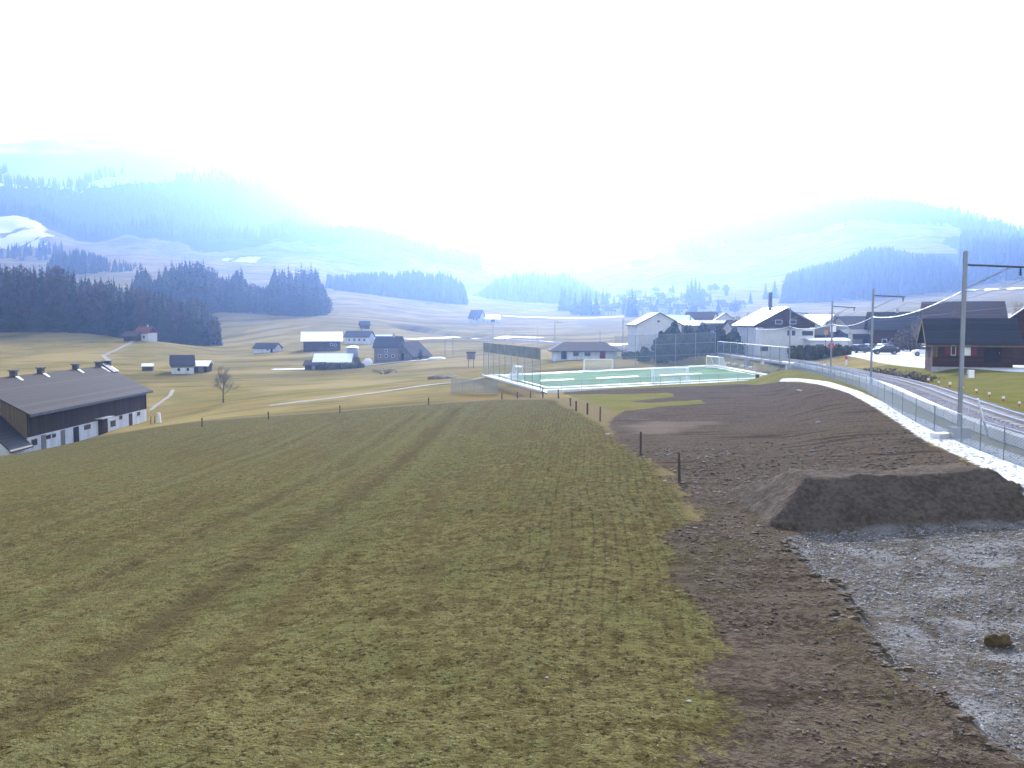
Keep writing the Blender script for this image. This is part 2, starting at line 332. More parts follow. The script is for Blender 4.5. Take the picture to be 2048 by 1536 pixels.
    c = k.mix(k.rng(k.attr('park'), .4, -.4), c, pk)
    # woods and snow on the far slopes
    fw = k.math('ADD', k.attr('forest'), k.math('MULTIPLY', k.math('SUBTRACT', k.noise(P, .03, 5, .65), .5), 1.3))
    wood = k.mix(k.noise(P, .06, 4), (.012, .020, .014), (.040, .050, .034))
    c = k.mix(k.rng(fw, .42, .58), c, wood)
    sn = k.math('ADD', k.attr('snow'), k.math('MULTIPLY', k.math('SUBTRACT', k.noise(k.mapv(P, (1.6, .35, .35)), .013, 5, .7), .5), 1.5))
    c = k.mix(k.rng(sn, .46, .54), c, (.88, .89, .92))
    hgt = k.math('ADD', k.math('MULTIPLY', clod, .6), k.math('MULTIPLY', tiny, .4))
    k.bsdf(c, 1.0, 0.0, 0, k.bump(hgt, .20, 1.0))
    return k.m
GM = ground_material()

def tag(o, label=None, cat=None, group=None, kind=None):
    if label: o['label'] = label
    if cat: o['category'] = cat
    if group: o['group'] = group
    if kind: o['kind'] = kind
    return o
def raw_mesh(name, V, Fq, m, attrs=None, smooth=True, n=4, parent=None):
    me = bpy.data.meshes.new(name); V = np.asarray(V, np.float32); Fq = np.asarray(Fq, np.int32)
    me.vertices.add(len(V)); me.vertices.foreach_set('co', V.ravel())
    me.loops.add(Fq.size); me.loops.foreach_set('vertex_index', Fq.ravel())
    me.polygons.add(len(Fq)); me.polygons.foreach_set('loop_start', np.arange(len(Fq), dtype=np.int32) * n)
    me.update(calc_edges=True)
    me.polygons.foreach_set('use_smooth', np.full(len(Fq), smooth))
    for kname, arr in (attrs or {}).items():
        at = me.attributes.new(kname, 'FLOAT', 'POINT'); at.data.foreach_set('value', np.asarray(arr, np.float32))
    me.materials.append(m); o = bpy.data.objects.new(name, me); C.objects.link(o); o.parent = parent
    return o
# ------------------------------------------------------------------ the ground sheet
def build_ground():
    a = np.concatenate([np.arange(-1.14, -.72, .03), np.arange(-.72, .72, .0027), np.arange(.72, 1.15, .03)])
    def geo(a0, b0, r): return np.exp(np.arange(math.log(a0), math.log(b0), math.log(r)))
    d = np.concatenate([geo(2, 8, 1.05), geo(8, 70, 1.0062), geo(70, 400, 1.0075), geo(400, 3850, 1.012)])
    A, D = np.meshgrid(a, d, indexing='ij'); X = A * D; Y = D
    Z = hz(X, Y)
    ys = sdf(X, Y, YARD) + fbm(X * .8, Y * .8, 3, 77) * .5
    at = {'soil': sdf(X, Y, SOIL), 'yard': ys, 'path': sdf(X, Y, GPATH), 'mead': sdf(X, Y, MEAD),
          'park': sdf(X, Y, PARK), 'straw': sdf(X, Y, STRAW), 'dry': sdf(X, Y, DRY), 'mound': mound_h(X, Y)}
    rt = np.full(X.shape, 9.0)
    for R_, ww in zip(RUTS, (0, .24, .30)): rt = np.minimum(rt, seg_d(X, Y, R_)[0] * (1 + ww) + ww)
    at['rut'] = rt
    dr, s_, side = seg_d(X, Y, RPTS)
    at['lawn'] = np.where(((side > 0) & (Y < 92) & (X > 5)) | ((Y > 40) & (Y < 119) & (X > 6.5) & (at['soil'] > 0) & (at['mead'] > 2.2)), -5.0, 5.0) + 0 * X
    # woods / snow masks by place
    px = 1024 + A * F / CP
    n1 = fbm(X / 180, Y / 180, 4, 51)
    fo = np.zeros(X.shape)
    fo = np.maximum(fo, sstep(1440, 1560, Y) * sstep(860, 640, px + n1 * 120))                       # long wooded slope on the left
    fo = np.maximum(fo, sstep(1520, 1600, Y) * sstep(1720, 1640, Y) * sstep(500, 560, px + n1 * 60) * sstep(1000, 820, px + n1 * 90))
    hill = sstep(1230, 1330, px + n1 * 60)
    fo = np.maximum(fo, hill * sstep(1680, 1850, Y + n1 * 260 - (px - 1500) * .12))
    fo = np.maximum(fo, hill * sstep(1555, 1600, px + n1 * 50) * sstep(900, 960, Y) * sstep(1330, 1230, Y) * sstep(2100, 1900, px * 1.0) )
    fo = np.maximum(fo, sstep(1890, 1950, px + n1 * 60) * sstep(940, 1000, Y) * 1.0)
    fo = np.maximum(fo, sstep(900, 1000, px + n1 * 90) * sstep(1240, 1150, px + n1 * 90) * sstep(1110, 1180, Y + n1 * 60) * sstep(1420, 1300, Y + n1 * 90) * .9)
    at['forest'] = fo
    sn = np.zeros(X.shape)
    sn = np.maximum(sn, sstep(315, 385, Z + n1 * 60 + (200 - px) * .10) * sstep(760, 560, px) * (Y > 1500) * 1.25)
    sn = np.maximum(sn, (px < 700) * (Y > 1700) * .16 + 0 * X)
    sn = np.maximum(sn, sstep(1290, 1330, Y) * sstep(1560, 1500, Y) * sstep(150, 90, px) * .60)
    sn = np.where((px > 400) & (px < 540) & (Y > 1360) & (Y < 1420), .46, sn)
    sn = np.where((hill > .5) & (Y > 1400) & (Y < 2300), np.maximum(sn, .12), sn)
    at['snow'] = sn
    ni, nj = X.shape
    idx = np.arange(ni * nj).reshape(ni, nj)
    Q = np.stack([idx[:-1, :-1], idx[1:, :-1], idx[1:, 1:], idx[:-1, 1:]], -1).reshape(-1, 4)
    cen = lambda M: (.25 * (M[:-1, :-1] + M[1:, :-1] + M[1:, 1:] + M[:-1, 1:])).ravel()
    cy = cen(Y); cs = cen(at['soil']); cyd = cen(at['yard']); cp = cen(at['path']); cm = cen(at['mead']); ck = cen(at['park']); cmo = cen(at['mound']); cpx = cen(px)
    lab = np.full(len(Q), 0)                                     # fields
    lab[cm < 0] = 1; lab[(cs < 0)] = 2; lab[cyd < 0] = 3; lab[(cp < 0)] = 4; lab[ck < 0] = 5
    lab[cmo > .06] = 6; lab[(cy > 1560) & (cpx < 900)] = 7; lab[(cy > 950) & (cpx > 1270)] = 8
    V = np.stack([X.ravel(), Y.ravel(), Z.ravel()], 1)
    names = ['fields', 'meadow', 'bare_soil', 'gravel_yard', 'gravel_path', 'car_park', 'earth_mound', 'mountain', 'hill']
    for i, nme in enumerate(names):
        q = Q[lab == i]; u, inv = np.unique(q.ravel(), return_inverse=True)
        o = raw_mesh(nme, V[u], inv.reshape(-1, 4), GM, {kk: vv.ravel()[u] for kk, vv in at.items()})
        if nme == 'earth_mound': tag(o, 'long dark heap of bare earth with sloping sides at the edge of the gravel yard', 'earth mound')
        else: tag(o, kind='structure')
build_ground()

# ------------------------------------------------------------------ draped ribbons
def pxline(pts): return [Vector((*gp(*q), 0)) for q in pts]
def densify(P, step):
    out = []
    for i in range(len(P) - 1):
        n = max(1, int((P[i + 1] - P[i]).length / step))
        for k in range(n): out.append(P[i].lerp(P[i + 1], k / n))
    out.append(P[-1]); return out
def ribbon(name, P, w, m, up=.04, nx=3, step=1.0, level=False, edge=0.0, crown=0.0):
    P = densify(P, step); n = len(P); V = []; Q = []
    for i, p in enumerate(P):
        t = P[min(i + 1, n - 1)] - P[max(i - 1, 0)]; t.z = 0; t.normalize(); nr = Vector((t.y, -t.x, 0))
        ww = (w(i / (n - 1)) if callable(w) else w) * (1 + edge * random.uniform(-1, 1))
        for j in range(nx + 1):
            u = j / nx - .5; q = p + nr * (ww * u)
            z = (p.z if level else h1(q.x, q.y)) + up - crown * abs(u) ** 2
            V.append((q.x, q.y, z))
    for i in range(n - 1):
        for j in range(nx):
            k = i * (nx + 1) + j; Q.append((k, k + 1, k + nx + 2, k + nx + 1))
    return raw_mesh(name, V, Q, m)
# ------------------------------------------------------------------ mesh helper
class MB:
    def __init__(s): s.v = []; s.f = []
    def add(s, vs, fs):
        b = len(s.v); s.v += [tuple(v) for v in vs]; s.f += [tuple(i + b for i in f) for f in fs]; return s
    def box(s, x0, x1, y0, y1, z0, z1):
        return s.add([(x, y, z) for x in (x0, x1) for y in (y0, y1) for z in (z0, z1)],
                     [(0, 1, 3, 2), (4, 6, 7, 5), (0, 4, 5, 1), (2, 3, 7, 6), (0, 2, 6, 4), (1, 5, 7, 3)])
    def prism(s, poly, a0, a1, axis='x'):
        """poly in the two other axes, pushed along axis"""
        n = len(poly)
        def mk(a, p): return (a, p[0], p[1]) if axis == 'x' else ((p[0], a, p[1]) if axis == 'y' else (p[0], p[1], a))
        vs = [mk(a0, p) for p in poly] + [mk(a1, p) for p in poly]
        return s.add(vs, [tuple(range(n))[::-1], tuple(range(n, 2 * n))] + [(i, (i + 1) % n, n + (i + 1) % n, n + i) for i in range(n)])
    def tube(s, p0, p1, r0, r1=None, n=8, cap=True):
        p0 = Vector(p0); p1 = Vector(p1); r1 = r0 if r1 is None else r1; d = (p1 - p0)
        if d.length < 1e-6: return s
        d.normalize(); u = d.orthogonal().normalized(); w = d.cross(u); b = len(s.v)
        for p, r in ((p0, r0), (p1, r1)):
            for i in range(n):
                a = 2 * PI * i / n; s.v.append(tuple(p + u * math.cos(a) * r + w * math.sin(a) * r))
        s.f += [(b + i, b + (i + 1) % n, b + n + (i + 1) % n, b + n + i) for i in range(n)]
        if cap: s.f += [tuple(b + i for i in range(n))[::-1], tuple(b + n + i for i in range(n))]
        return s
    def path(s, pts, r, n=6):
        for a, b in zip(pts[:-1], pts[1:]): s.tube(a, b, r, r, n)
        return s
    def blob(s, c, r, seed=0, n=8, m=6, rough=.3):
        rnd = random.Random(seed); vs = [(c[0], c[1], c[2] - r[2])]
        for j in range(1, m):
            ph = PI * j / m
            for i in range(n):
                a = 2 * PI * i / n; k = 1 + rough * (rnd.random() - .5) * 2
                vs.append((c[0] + r[0] * math.sin(ph) * math.cos(a) * k, c[1] + r[1] * math.sin(ph) * math.sin(a) * k, c[2] - r[2] * math.cos(ph) * k))
        vs.append((c[0], c[1], c[2] + r[2])); fs = []
        for i in range(n): fs.append((0, 1 + (i + 1) % n, 1 + i)); fs.append((len(vs) - 1, 1 + (m - 2) * n + i, 1 + (m - 2) * n + (i + 1) % n))
        for j in range(m - 2):
            for i in range(n): fs.append((1 + j * n + i, 1 + j * n + (i + 1) % n, 1 + (j + 1) * n + (i + 1) % n, 1 + (j + 1) * n + i))
        return s.add(vs, fs)
    def mesh(s, name, m, smooth=False):
        me = bpy.data.meshes.new(name); me.from_pydata(s.v, [], s.f); me.materials.append(m)
        if smooth: me.polygons.foreach_set('use_smooth', [True] * len(me.polygons))
        return me
    def build(s, name, m, parent=None, smooth=False, label=None):
        o = bpy.data.objects.new(name, s.mesh(name, m, smooth)); C.objects.link(o); o.parent = parent
        if label: o['label'] = label
        return o
def thing(name, loc, rz, label, cat, group=None):
    o = bpy.data.objects.new(name, None); o.empty_display_size = .5; C.objects.link(o)
    o.location = loc; o.rotation_euler = (0, 0, rz); return tag(o, label, cat, group)
def dup(root, loc, rz=None, scale=None, label=None):
    r = root.copy(); C.objects.link(r); r.location = loc
    if rz is not None: r.rotation_euler = (0, 0, rz)
    if scale is not None: r.scale = scale if isinstance(scale, tuple) else (scale,) * 3
    if label: r['label'] = label
    for ch in list(root.children):
        c = ch.copy(); C.objects.link(c); c.parent = r
        for g in list(ch.children):
            e = g.copy(); C.objects.link(e); e.parent = c
    return r
# ------------------------------------------------------------------ materials
M = {}
M['white_wall'] = mat('white_plaster', (.62, .63, .64), .85, var=.10, sc=1.2)
M['pale_wall'] = mat('pale_plaster', (.50, .48, .45), .85, var=.12, sc=1.2)
M['grime_wall'] = mat('weathered_whitewash', (.58, .60, .62), .9, var=.22, sc=.8, streak=True)
M['dark_boards'] = planks('dark_boards', (.060, .045, .034), .22, var=.45)
M['gable_boards'] = planks('gable_boards', (.150, .115, .065), .2, var=.3)
M['brown_boards'] = planks('brown_boards', (.065, .036, .024), .16, 2, var=.4)
M['grey_boards'] = planks('grey_boards', (.20, .19, .18), .2, var=.3)
M['shingle'] = planks('shingle_facade', (.17, .15, .14), .25, 2, var=.3)
M['roof_slate'] = planks('slate_roof', (.066, .058, .055), .3, 2, var=.22, rough=.9, groove=.8)
M['roof_dark'] = planks('dark_roof', (.055, .055, .060), .35, 2, var=.25, rough=.6, groove=.7)
M['roof_brown'] = planks('brown_roof', (.10, .075, .065), .35, 2, var=.25, rough=.7, groove=.75)
M['roof_red'] = planks('red_tile_roof', (.20, .075, .055), .3, 2, var=.3, rough=.7, groove=.7)
M['roof_metal'] = mat('shiny_metal_sheet', (.86, .87, .88), .5, .6, 0.85, var=.08, sc=.5)
M['roof_light'] = mat('light_sheet_roof', (.78, .79, .80), .5, .6, 0.5, var=.08, sc=.5)
M['roof_solar'] = planks('solar_roof', (.034, .036, .044), .9, 2, var=.2, rough=.7, groove=1.3)
M['wood_trim'] = mat('wood_trim', (.16, .11, .06), .8, var=.2)
M['door_dark'] = planks('door_boards', (.035, .03, .028), .14, var=.3)
M['door_red'] = planks('red_shutter', (.20, .045, .03), .08, 2, var=.2)
M['glass'] = mat('window_glass', (.03, .035, .045), .12, .6, var=.2)
M['frame_white'] = mat('white_frame', (.66, .66, .66), .6, var=.06)
M['concrete'] = mat('concrete', (.36, .36, .36), .85, var=.18, sc=2, bump=.01)
M['concrete_white'] = mat('pale_concrete', (.70, .71, .73), .8, var=.10, sc=2)
M['steel'] = mat('galvanised_steel', (.24, .27, .30), .55, .5, .35, var=.15, sc=3, streak=True)
M['steel_dark'] = mat('dark_steel', (.060, .060, .070), .6, .4, .2, var=.2)
M['rust_post'] = mat('weathered_post', (.085, .062, .052), .9, var=.35, sc=4, streak=True)
M['rail'] = mat('rail_steel', (.30, .28, .27), .35, .6, .8, var=.15)
M['ballast'] = None
M['turf'] = None
M['white_paint'] = mat('white_paint', (.80, .81, .82), .5, var=.05)
M['wire'] = mat('cable_metal', (.62, .66, .68), .35, .6, .5, var=.08)
M['bark'] = mat('bark', (.055, .042, .034), .95, var=.3, sc=3)
M['bark_grey'] = mat('bark_grey', (.115, .098, .085), .95, var=.3, sc=3)
M['red'] = mat('red_paint', (.55, .05, .04), .5, var=.1)
M['orange'] = mat('ochre_paint', (.45, .25, .04), .6, var=.1)
M['board_green'] = mat('dark_screen_fabric', (.21, .23, .19), .8, var=.25, sc=.6)
M['cap_yellow'] = mat('yellow_cap', (.75, .70, .25), .5, var=.1)
M['tyre'] = mat('rubber', (.02, .02, .02), .8, var=.2)
def leafmat(name, a, b, trans=.0):
    k = NT(name); P = k.pos(); at = k.n('ShaderNodeObjectInfo').outputs['Random']
    n = k.noise(P, .6, 4); c = k.mix(k.rng(n, .35, .65), a, b)
    c = k.mix(k.math('MULTIPLY', at, .5), c, tuple(x * 1.5 for x in b)); k.bsdf(c, .85, .15); return k.m
M['spruce'] = leafmat('spruce_needles', (.014, .022, .012), (.038, .050, .026))
M['spruce_brown'] = leafmat('bare_larch_twigs', (.050, .036, .030), (.085, .062, .050))
M['evergreen'] = leafmat('thuja_needles', (.018, .030, .012), (.055, .070, .030))
M['hedge'] = leafmat('hedge_leaves', (.022, .028, .012), (.070, .072, .030))
M['brush'] = leafmat('bare_brush', (.070, .052, .045), (.130, .100, .080))
M['twigs'] = leafmat('bare_twigs', (.110, .090, .078), (.190, .160, .140))
def netmat(name, col, cell, wire, keep=1.0):
    k = NT(name); P = k.n('ShaderNodeTexCoord').outputs['UV']; sx = k.n('ShaderNodeSeparateXYZ'); k.ln(P, sx.inputs[0])
    fx = k.math('LESS_THAN', k.math('FRACT', k.math('DIVIDE', sx.outputs[0], cell)), wire / cell)
    fy = k.math('LESS_THAN', k.math('FRACT', k.math('DIVIDE', sx.outputs[1], cell)), wire / cell)
    f = k.math('MAXIMUM', fx, fy)
    b = k.bsdf(col, .6, .3); tr = k.n('ShaderNodeBsdfTransparent'); mx = k.n('ShaderNodeMixShader')
    k.ln(f, mx.inputs[0]); k.ln(tr.outputs[0], mx.inputs[1]); k.ln(b.outputs[0], mx.inputs[2]); k.ln(mx.outputs[0], k.out.inputs[0]); return k.m
M['net_fence'] = netmat('wire_mesh', (.13, .17, .19), .05, .024)
M['net_goal'] = netmat('goal_net', (.75, .80, .80), .12, .022)
M['net_ball'] = netmat('ball_net', (.20, .25, .27), .12, .016)
M['net_panel'] = netmat('mesh_panel', (.30, .33, .33), .05, .014)
def net(name, m, quads, parent=None):
    """quads: list of 4 points; uv in metres"""
    me = bpy.data.meshes.new(name); V = []; Fs = []; U = []
    for q in quads:
        b = len(V); V += [tuple(p) for p in q]; Fs.append((b, b + 1, b + 2, b + 3))
        w = (Vector(q[1]) - Vector(q[0])).length; h = (Vector(q[3]) - Vector(q[0])).length; U += [(0, 0), (w, 0), (w, h), (0, h)]
    me.from_pydata(V, [], Fs); uv = me.uv_layers.new(name='uv')
    for i, t in enumerate(U): uv.data[i].uv = t
    me.materials.append(m); o = bpy.data.objects.new(name, me); C.objects.link(o); o.parent = parent; return o
def ballast_mat():
    k = NT('track_ballast'); P = k.pos(); v = k.vor(P, 9, 1); s = k.n('ShaderNodeSeparateColor'); k.ln(v, s.inputs[0])
    c = k.mix(s.outputs[0], (.10, .10, .12), (.26, .26, .29)); c = k.mix(k.rng(k.noise(P, .6, 4), .4, .65, 0, .5), c, (.13, .11, .10))
    k.bsdf(c, 1.0, .0, 0, k.bump(k.noise(P, 9, 3), .06)); return k.m
M['ballast'] = ballast_mat()
def turf_mat():
    k = NT('artificial_turf'); P = k.pos(); c = k.mix(k.rng(k.noise(P, .25, 4), .4, .6), (.15, .235, .145), (.185, .28, .175))
    c = k.mix(k.rng(k.noise(P, 6, 3), .4, .7, 0, .3), c, (.19, .26, .18)); k.bsdf(c, 1.0, 0.0); return k.m
M['turf'] = turf_mat()
M['gravel_lane'] = mat('lane_gravel', (.22, .19, .15), .95, var=.22, sc=1.5)
M['asphalt_pale'] = mat('bright_yard_asphalt', (.66, .66, .67), .6, var=.12, sc=.6)  # near-white road colour with slight noise, no wet layer

# ------------------------------------------------------------------ gabled building
def roof_mesh(L, W, hw, hr, over, verge, th, hip=0.0):
    """ridge along x; two slabs with real thickness joined at the ridge"""
    m = MB(); y = W / 2 + over; sl = hr / (W / 2); ze = hw - over * sl; xe = L / 2 + verge; zr = hw + hr
    for s in (-1, 1):
        vs = []
        for x, xr in ((-xe, -xe + hip), (xe, xe - hip)):
            vs += [(x, s * y, ze), (xr, 0, zr), (xr, 0, zr + th), (x, s * y, ze + th)]
        fs = [(0, 1, 2, 3), (7, 6, 5, 4), (0, 4, 5, 1), (3, 2, 6, 7), (0, 3, 7, 4)]
        if s > 0: fs = [f[::-1] for f in fs]
        m.add(vs, fs)
    if hip > 0:
        for sx in (-1, 1):
            m.add([(sx * xe, -y, ze + th), (sx * xe, y, ze + th), (sx * (xe - hip), 0, zr + th), (sx * xe, -y, ze), (sx * xe, y, ze)], [(0, 1, 2), (0, 3, 4, 1)])
    return m
def wall_mesh(L, W, hw, hr, z0=-1.2, hip=False):
    m = MB(); a, b = L / 2, W / 2
    if hip: return m.box(-a, a, -b, b, z0, hw - .02)
    return m.prism([(-b, z0), (b, z0), (b, hw), (0, hw + hr - .03), (-b, hw)], -a, a, 'x')
def on_face(face, L, W, u, z, w, h, out, dep):
    """box on a wall face: front(-y) back(+y) left(-x) right(+x)"""
    m = MB()
    if face == 'front': m.box(u - w / 2, u + w / 2, -W / 2 - out, -W / 2 + dep, z, z + h)
    elif face == 'back': m.box(u - w / 2, u + w / 2, W / 2 - dep, W / 2 + out, z, z + h)
    elif face == 'left': m.box(-L / 2 - out, -L / 2 + dep, u - w / 2, u + w / 2, z, z + h)
    else: m.box(L / 2 - dep, L / 2 + out, u - w / 2, u + w / 2, z, z + h)
    return m
def building(name, loc, rz, label, cat, L, W, hw, hr, wall='white_wall', roof='roof_brown', over=.6, verge=.5, th=.18,
             upper=None, upz=None, wins=(), doors=(), chim=(), hip=0.0, group=None, fine=True, z0=-1.2, frame='frame_white'):
    r = thing(name, loc, rz, label, cat, group)
    wall_mesh(L, W, hw, hr, z0, hip > 0).build('wall', M[wall], r)
    if upper:            # boarded upper part stands 4 cm proud of the plaster
        a, b = L / 2 + .04, W / 2 + .04
        (MB().prism([(-b, upz), (b, upz), (b, hw - .02), (0, hw + hr - .05), (-b, hw - .02)], -a, a, 'x') if not hip else
         MB().box(-a, a, -b, b, upz, hw - .05)).build('upper_wall', M[upper], r)
    rf = roof_mesh(L, W, hw, hr, over, verge, th, hip).build('roof', M[roof], r)
    for f_, u, z, w_, h_ in wins:
        o_ = .04 if (upper and z > upz - .3) else 0
        wn = on_face(f_, L, W, u, z, w_, h_, .03 + o_, .05).build('window', M[frame], r)
        if fine: on_face(f_, L, W, u, z + .08, w_ - .16, h_ - .16, .045 + o_, 0).build('pane', M['glass'], wn)
    for f_, u, z, w_, h_, mm in doors:
        on_face(f_, L, W, u, z, w_, h_, .05, .05).build('door', M[mm], r)
    for x, y, s_, h_ in chim:
        zz = hw + hr * (1 - abs(y) / (W / 2))
        c_ = MB().box(x - s_ / 2, x + s_ / 2, y - s_ / 2, y + s_ / 2, zz - .6, zz + h_)
        c_.box(x - s_ / 2 - .08, x + s_ / 2 + .08, y - s_ / 2 - .08, y + s_ / 2 + .08, zz + h_ + .01, zz + h_ + .14)
        c_.build('chimney', M['concrete'], rf)
    return r
rad = math.radians

# ---- the big barn on the left
B = thing('barn', (-64.3, 122, -10.6), rad(90), 'large long barn with grey slate roof, dark board walls and whitewashed stable base', 'barn')
L_, W_, hw_, hr_ = 34.0, 13.2, 5.25, 3.5
wall_mesh(L_, W_, hw_, hr_, 1.9).build('upper_wall', M['dark_boards'], B)
MB().box(-L_ / 2 - .05, L_ / 2 + .05, -W_ / 2 - .08, W_ / 2 + .05, -2.0, 2.12).build('base_wall', M['grime_wall'], B)
MB().prism([(-W_ / 2 + .1, 1.95), (W_ / 2 - .1, 1.95), (W_ / 2 - .1, hw_ - .1), (0, hw_ + hr_ - .2), (-W_ / 2 + .1, hw_ - .1)], -L_ / 2 - .06, -L_ / 2 + .1, 'x').build('gable_boarding', M['gable_boards'], B)
rf = roof_mesh(L_, W_, hw_, hr_, .75, .9, .16).build('roof', M['roof_slate'], B)
MB().box(-L_ / 2 - .9, L_ / 2 + .9, -W_ / 2 - .86, -W_ / 2 - .75, hw_ - .60, hw_ - .22).build('gutter', M['steel_dark'], B)
MB().box(L_ / 2 + .0, L_ / 2 + .10, -W_ / 2 - .12, -W_ / 2 + .35, 2.1, hw_ - .1).build('corner_board', M['door_red'], B)
def bx(px): return 57.7 * F / (1024 - px) - 122.0
for px, w_ in ((25, .7), (80, .7), (150, .7), (197, .8), (213, 1.0)):
    x = 64.3 * F / (1024 - px) - 122.0; v = MB(); v.box(x - w_ / 2, x + w_ / 2, -w_ / 2, w_ / 2, hw_ + hr_ - .3, hw_ + hr_ + .75)
    v.box(x - w_ / 2 - .14, x + w_ / 2 + .14, -w_ / 2 - .14, w_ / 2 + .14, hw_ + hr_ + .78, hw_ + hr_ + .92)
    vo = v.build('roof_vent', M['steel_dark'], rf)
    sl = hr_ / (W_ / 2); f0 = -w_ / 2 - .05; f1 = f0 - (.7 if px < 190 else 1.2)
    MB().add([(x - .25, f0, hw_ + hr_ + f0 * sl + .18), (x + .45, f0, hw_ + hr_ + f0 * sl + .18), (x + .45, f0, hw_ + hr_ + f0 * sl + .34), (x - .25, f0, hw_ + hr_ + f0 * sl + .34),
              (x - .05, f1, hw_ + hr_ + f1 * sl + .175), (x + .45, f1, hw_ + hr_ + f1 * sl + .175)], [(0, 1, 2, 3), (0, 3, 4), (3, 2, 5, 4), (1, 5, 2)]).build('flashing', M['concrete_white'], vo)
# large dark dormer beside the last vent
xd = 64.3 * F / (1024 - 206) - 122.0
MB().prism([(-.2, hw_ + hr_ - .1), (-2.0, hw_ + hr_ - 1.0), (-2.0, hw_ + hr_ - .75), (-.2, hw_ + hr_ + .55)], xd - .9, xd + .6, 'x').build('dormer', M['roof_dark'], rf)
for px, z, w_, h_ in ((37, 1.0, 1.0, .6), (60, 1.0, 1.3, .8), (88, 1.35, 1.2, .55), (100, 1.35, .9, .5), (168, 1.3, 1.8, .65), (220, .75, 1.6, .9), (236, 1.5, 1.0, .6), (272, 1.4, 1.0, .6)):
    wn = on_face('front', L_, W_, bx(px), z, w_, h_, .13, 0).build('window', M['grey_boards'], B)
    on_face('front', L_, W_, bx(px), z + .07, w_ - .14, h_ - .14, .15, 0).build('pane', M['glass'], wn)
for px, w_, h_, mm in ((79, 1.1, 2.0, 'grey_boards'), (118, 1.0, 2.0, 'grey_boards'), (145, 1.4, 2.0, 'door_dark'), (194, 1.2, 2.2, 'door_dark'), (203, 1.8, 2.1, 'brown_boards'), (256, 1.1, 2.0, 'brown_boards')):
    d_ = on_face('front', L_, W_, bx(px), .02, w_, h_, .14, 0).build('door', M[mm], B)
    on_face('front', L_, W_, bx(px) + w_ * .36, 1.0, .06, .16, .18, 0).build('handle', M['steel_dark'], d_)
on_face('front', L_, W_, bx(199), 2.35, 3.9, .12, 1.0, 0).build('canopy', M['concrete'], B)
# steep annex in front of the gable end
ax = MB().prism([(-W_ / 2 - .1, -1.5), (-W_ / 2 + 6.5, -1.5), (-W_ / 2 + 6.5, 1.4), (-W_ / 2 + 3.2, 4.6), (-W_ / 2 - .1, 1.4)], -L_ / 2 - 4.2, -L_ / 2 - .1, 'x').build('annex', M['grime_wall'], B)
rm = MB()
for s_ in (-1, 1):
    cx = -W_ / 2 + 3.2; rm.add([(x, cx + s_ * yy, z) for x in (-L_ / 2 - 4.8, -L_ / 2 - .07) for yy, z in ((0, 4.65), (3.8, .95), (3.8, 1.12), (0, 4.85))],
        [(0, 1, 2, 3), (7, 6, 5, 4), (0, 4, 5, 1), (3, 2, 6, 7), (1, 5, 6, 2), (0, 3, 7, 4)])
rm.build('annex_roof', M['roof_dark'], ax)
# ---- things round the barn
def at(px, d, py=700, sink=.0):
    x, y, z = place(px, d, py); return (x, y, z - sink)
def bare_tree(name, loc, h, spread, label, cat='tree', group=None, seed=1, density=1.0, mt='twigs', tr='bark_grey', thick=1.0, trunk_frac=.28):
    r = thing(name, loc, 0, label, cat, group); rnd = random.Random(seed); tk = MB(); br = MB()
    Q_ = __import__('mathutils').Quaternion
    def twig(p, d, ln, rr, lev):
        q = p + d * ln; br.tube(p, q, rr, rr * .6, 4 if lev < 2 else 3, cap=False)
        if lev >= 4: return
        for k in range(4 if lev < 3 else 3):
            s_ = d.orthogonal().normalized(); s_.rotate(Q_(d, rnd.uniform(0, 6.28)))
            nd = (d + s_ * rnd.uniform(.3, .85) + Vector((0, 0, .22))).normalized()
            twig(p.lerp(q, rnd.uniform(.35, 1)), nd, ln * rnd.uniform(.5, .8), rr * .55, lev + 1)
    n_ = 16; P_ = [Vector((math.sin(k * .9 + seed) * h * .006 * k, math.cos(k * 1.3 + seed) * h * .006 * k, -.2 + h * .80 * k / 7)) for k in range(8)]
    for k in range(7): tk.tube(P_[k], P_[k + 1], h * .018 * thick * (1 - k / 8), h * .018 * thick * (1 - (k + 1) / 8), 7, cap=False)
    for k in range(n_):
        t = .28 + .70 * k / n_; i_ = min(6, int(t * 7)); p = P_[i_].lerp(P_[i_ + 1], t * 7 - i_); a = k * 2.4 + rnd.uniform(-.4, .4)
        e = rnd.uniform(.5, 1.1) + t * .7; d = Vector((math.cos(a), math.sin(a), e)).normalized()
        twig(p, d, h * spread * .20 * (1.25 - .75 * t) * rnd.uniform(.8, 1.15), h * .0085 * thick * (1.2 - t), 0)
    tk.build('trunk', M[tr], r); br.build('crown', M[mt], r); return r
    def grow(p, d, ln, rr, lev):
        q = p + d * ln; (tk if lev < 2 else br).tube(p, q, rr, rr * .68, 6 if lev < 2 else 4, cap=False)
        if lev > 5: return
        for k in range(3 if lev < 5 else 4):
            if rnd.random() > density and lev > 1: continue
            a = rnd.uniform(0, 2 * PI); t = rnd.uniform(.35, .85) * spread
            side = d.orthogonal().normalized(); side.rotate(__import__('mathutils').Quaternion(d, a))
            nd = (d + side * t + Vector((0, 0, .18))).normalized(); grow(q, nd, ln * rnd.uniform(.62, .86), rr * .62, lev + 1)
    grow(Vector((0, 0, -.2)), Vector((0, 0, 1)), h * trunk_frac, h * .018 * thick, 0)
    tk.build('trunk', M[tr], r); br.build('crown', M[mt], r); return r
bare_tree('bare_tree', at(447, 150, 805), 6.6, 1.25, 'small bare tree standing alone in the field right of the long barn', seed=4, thick=1.2, trunk_frac=.30)
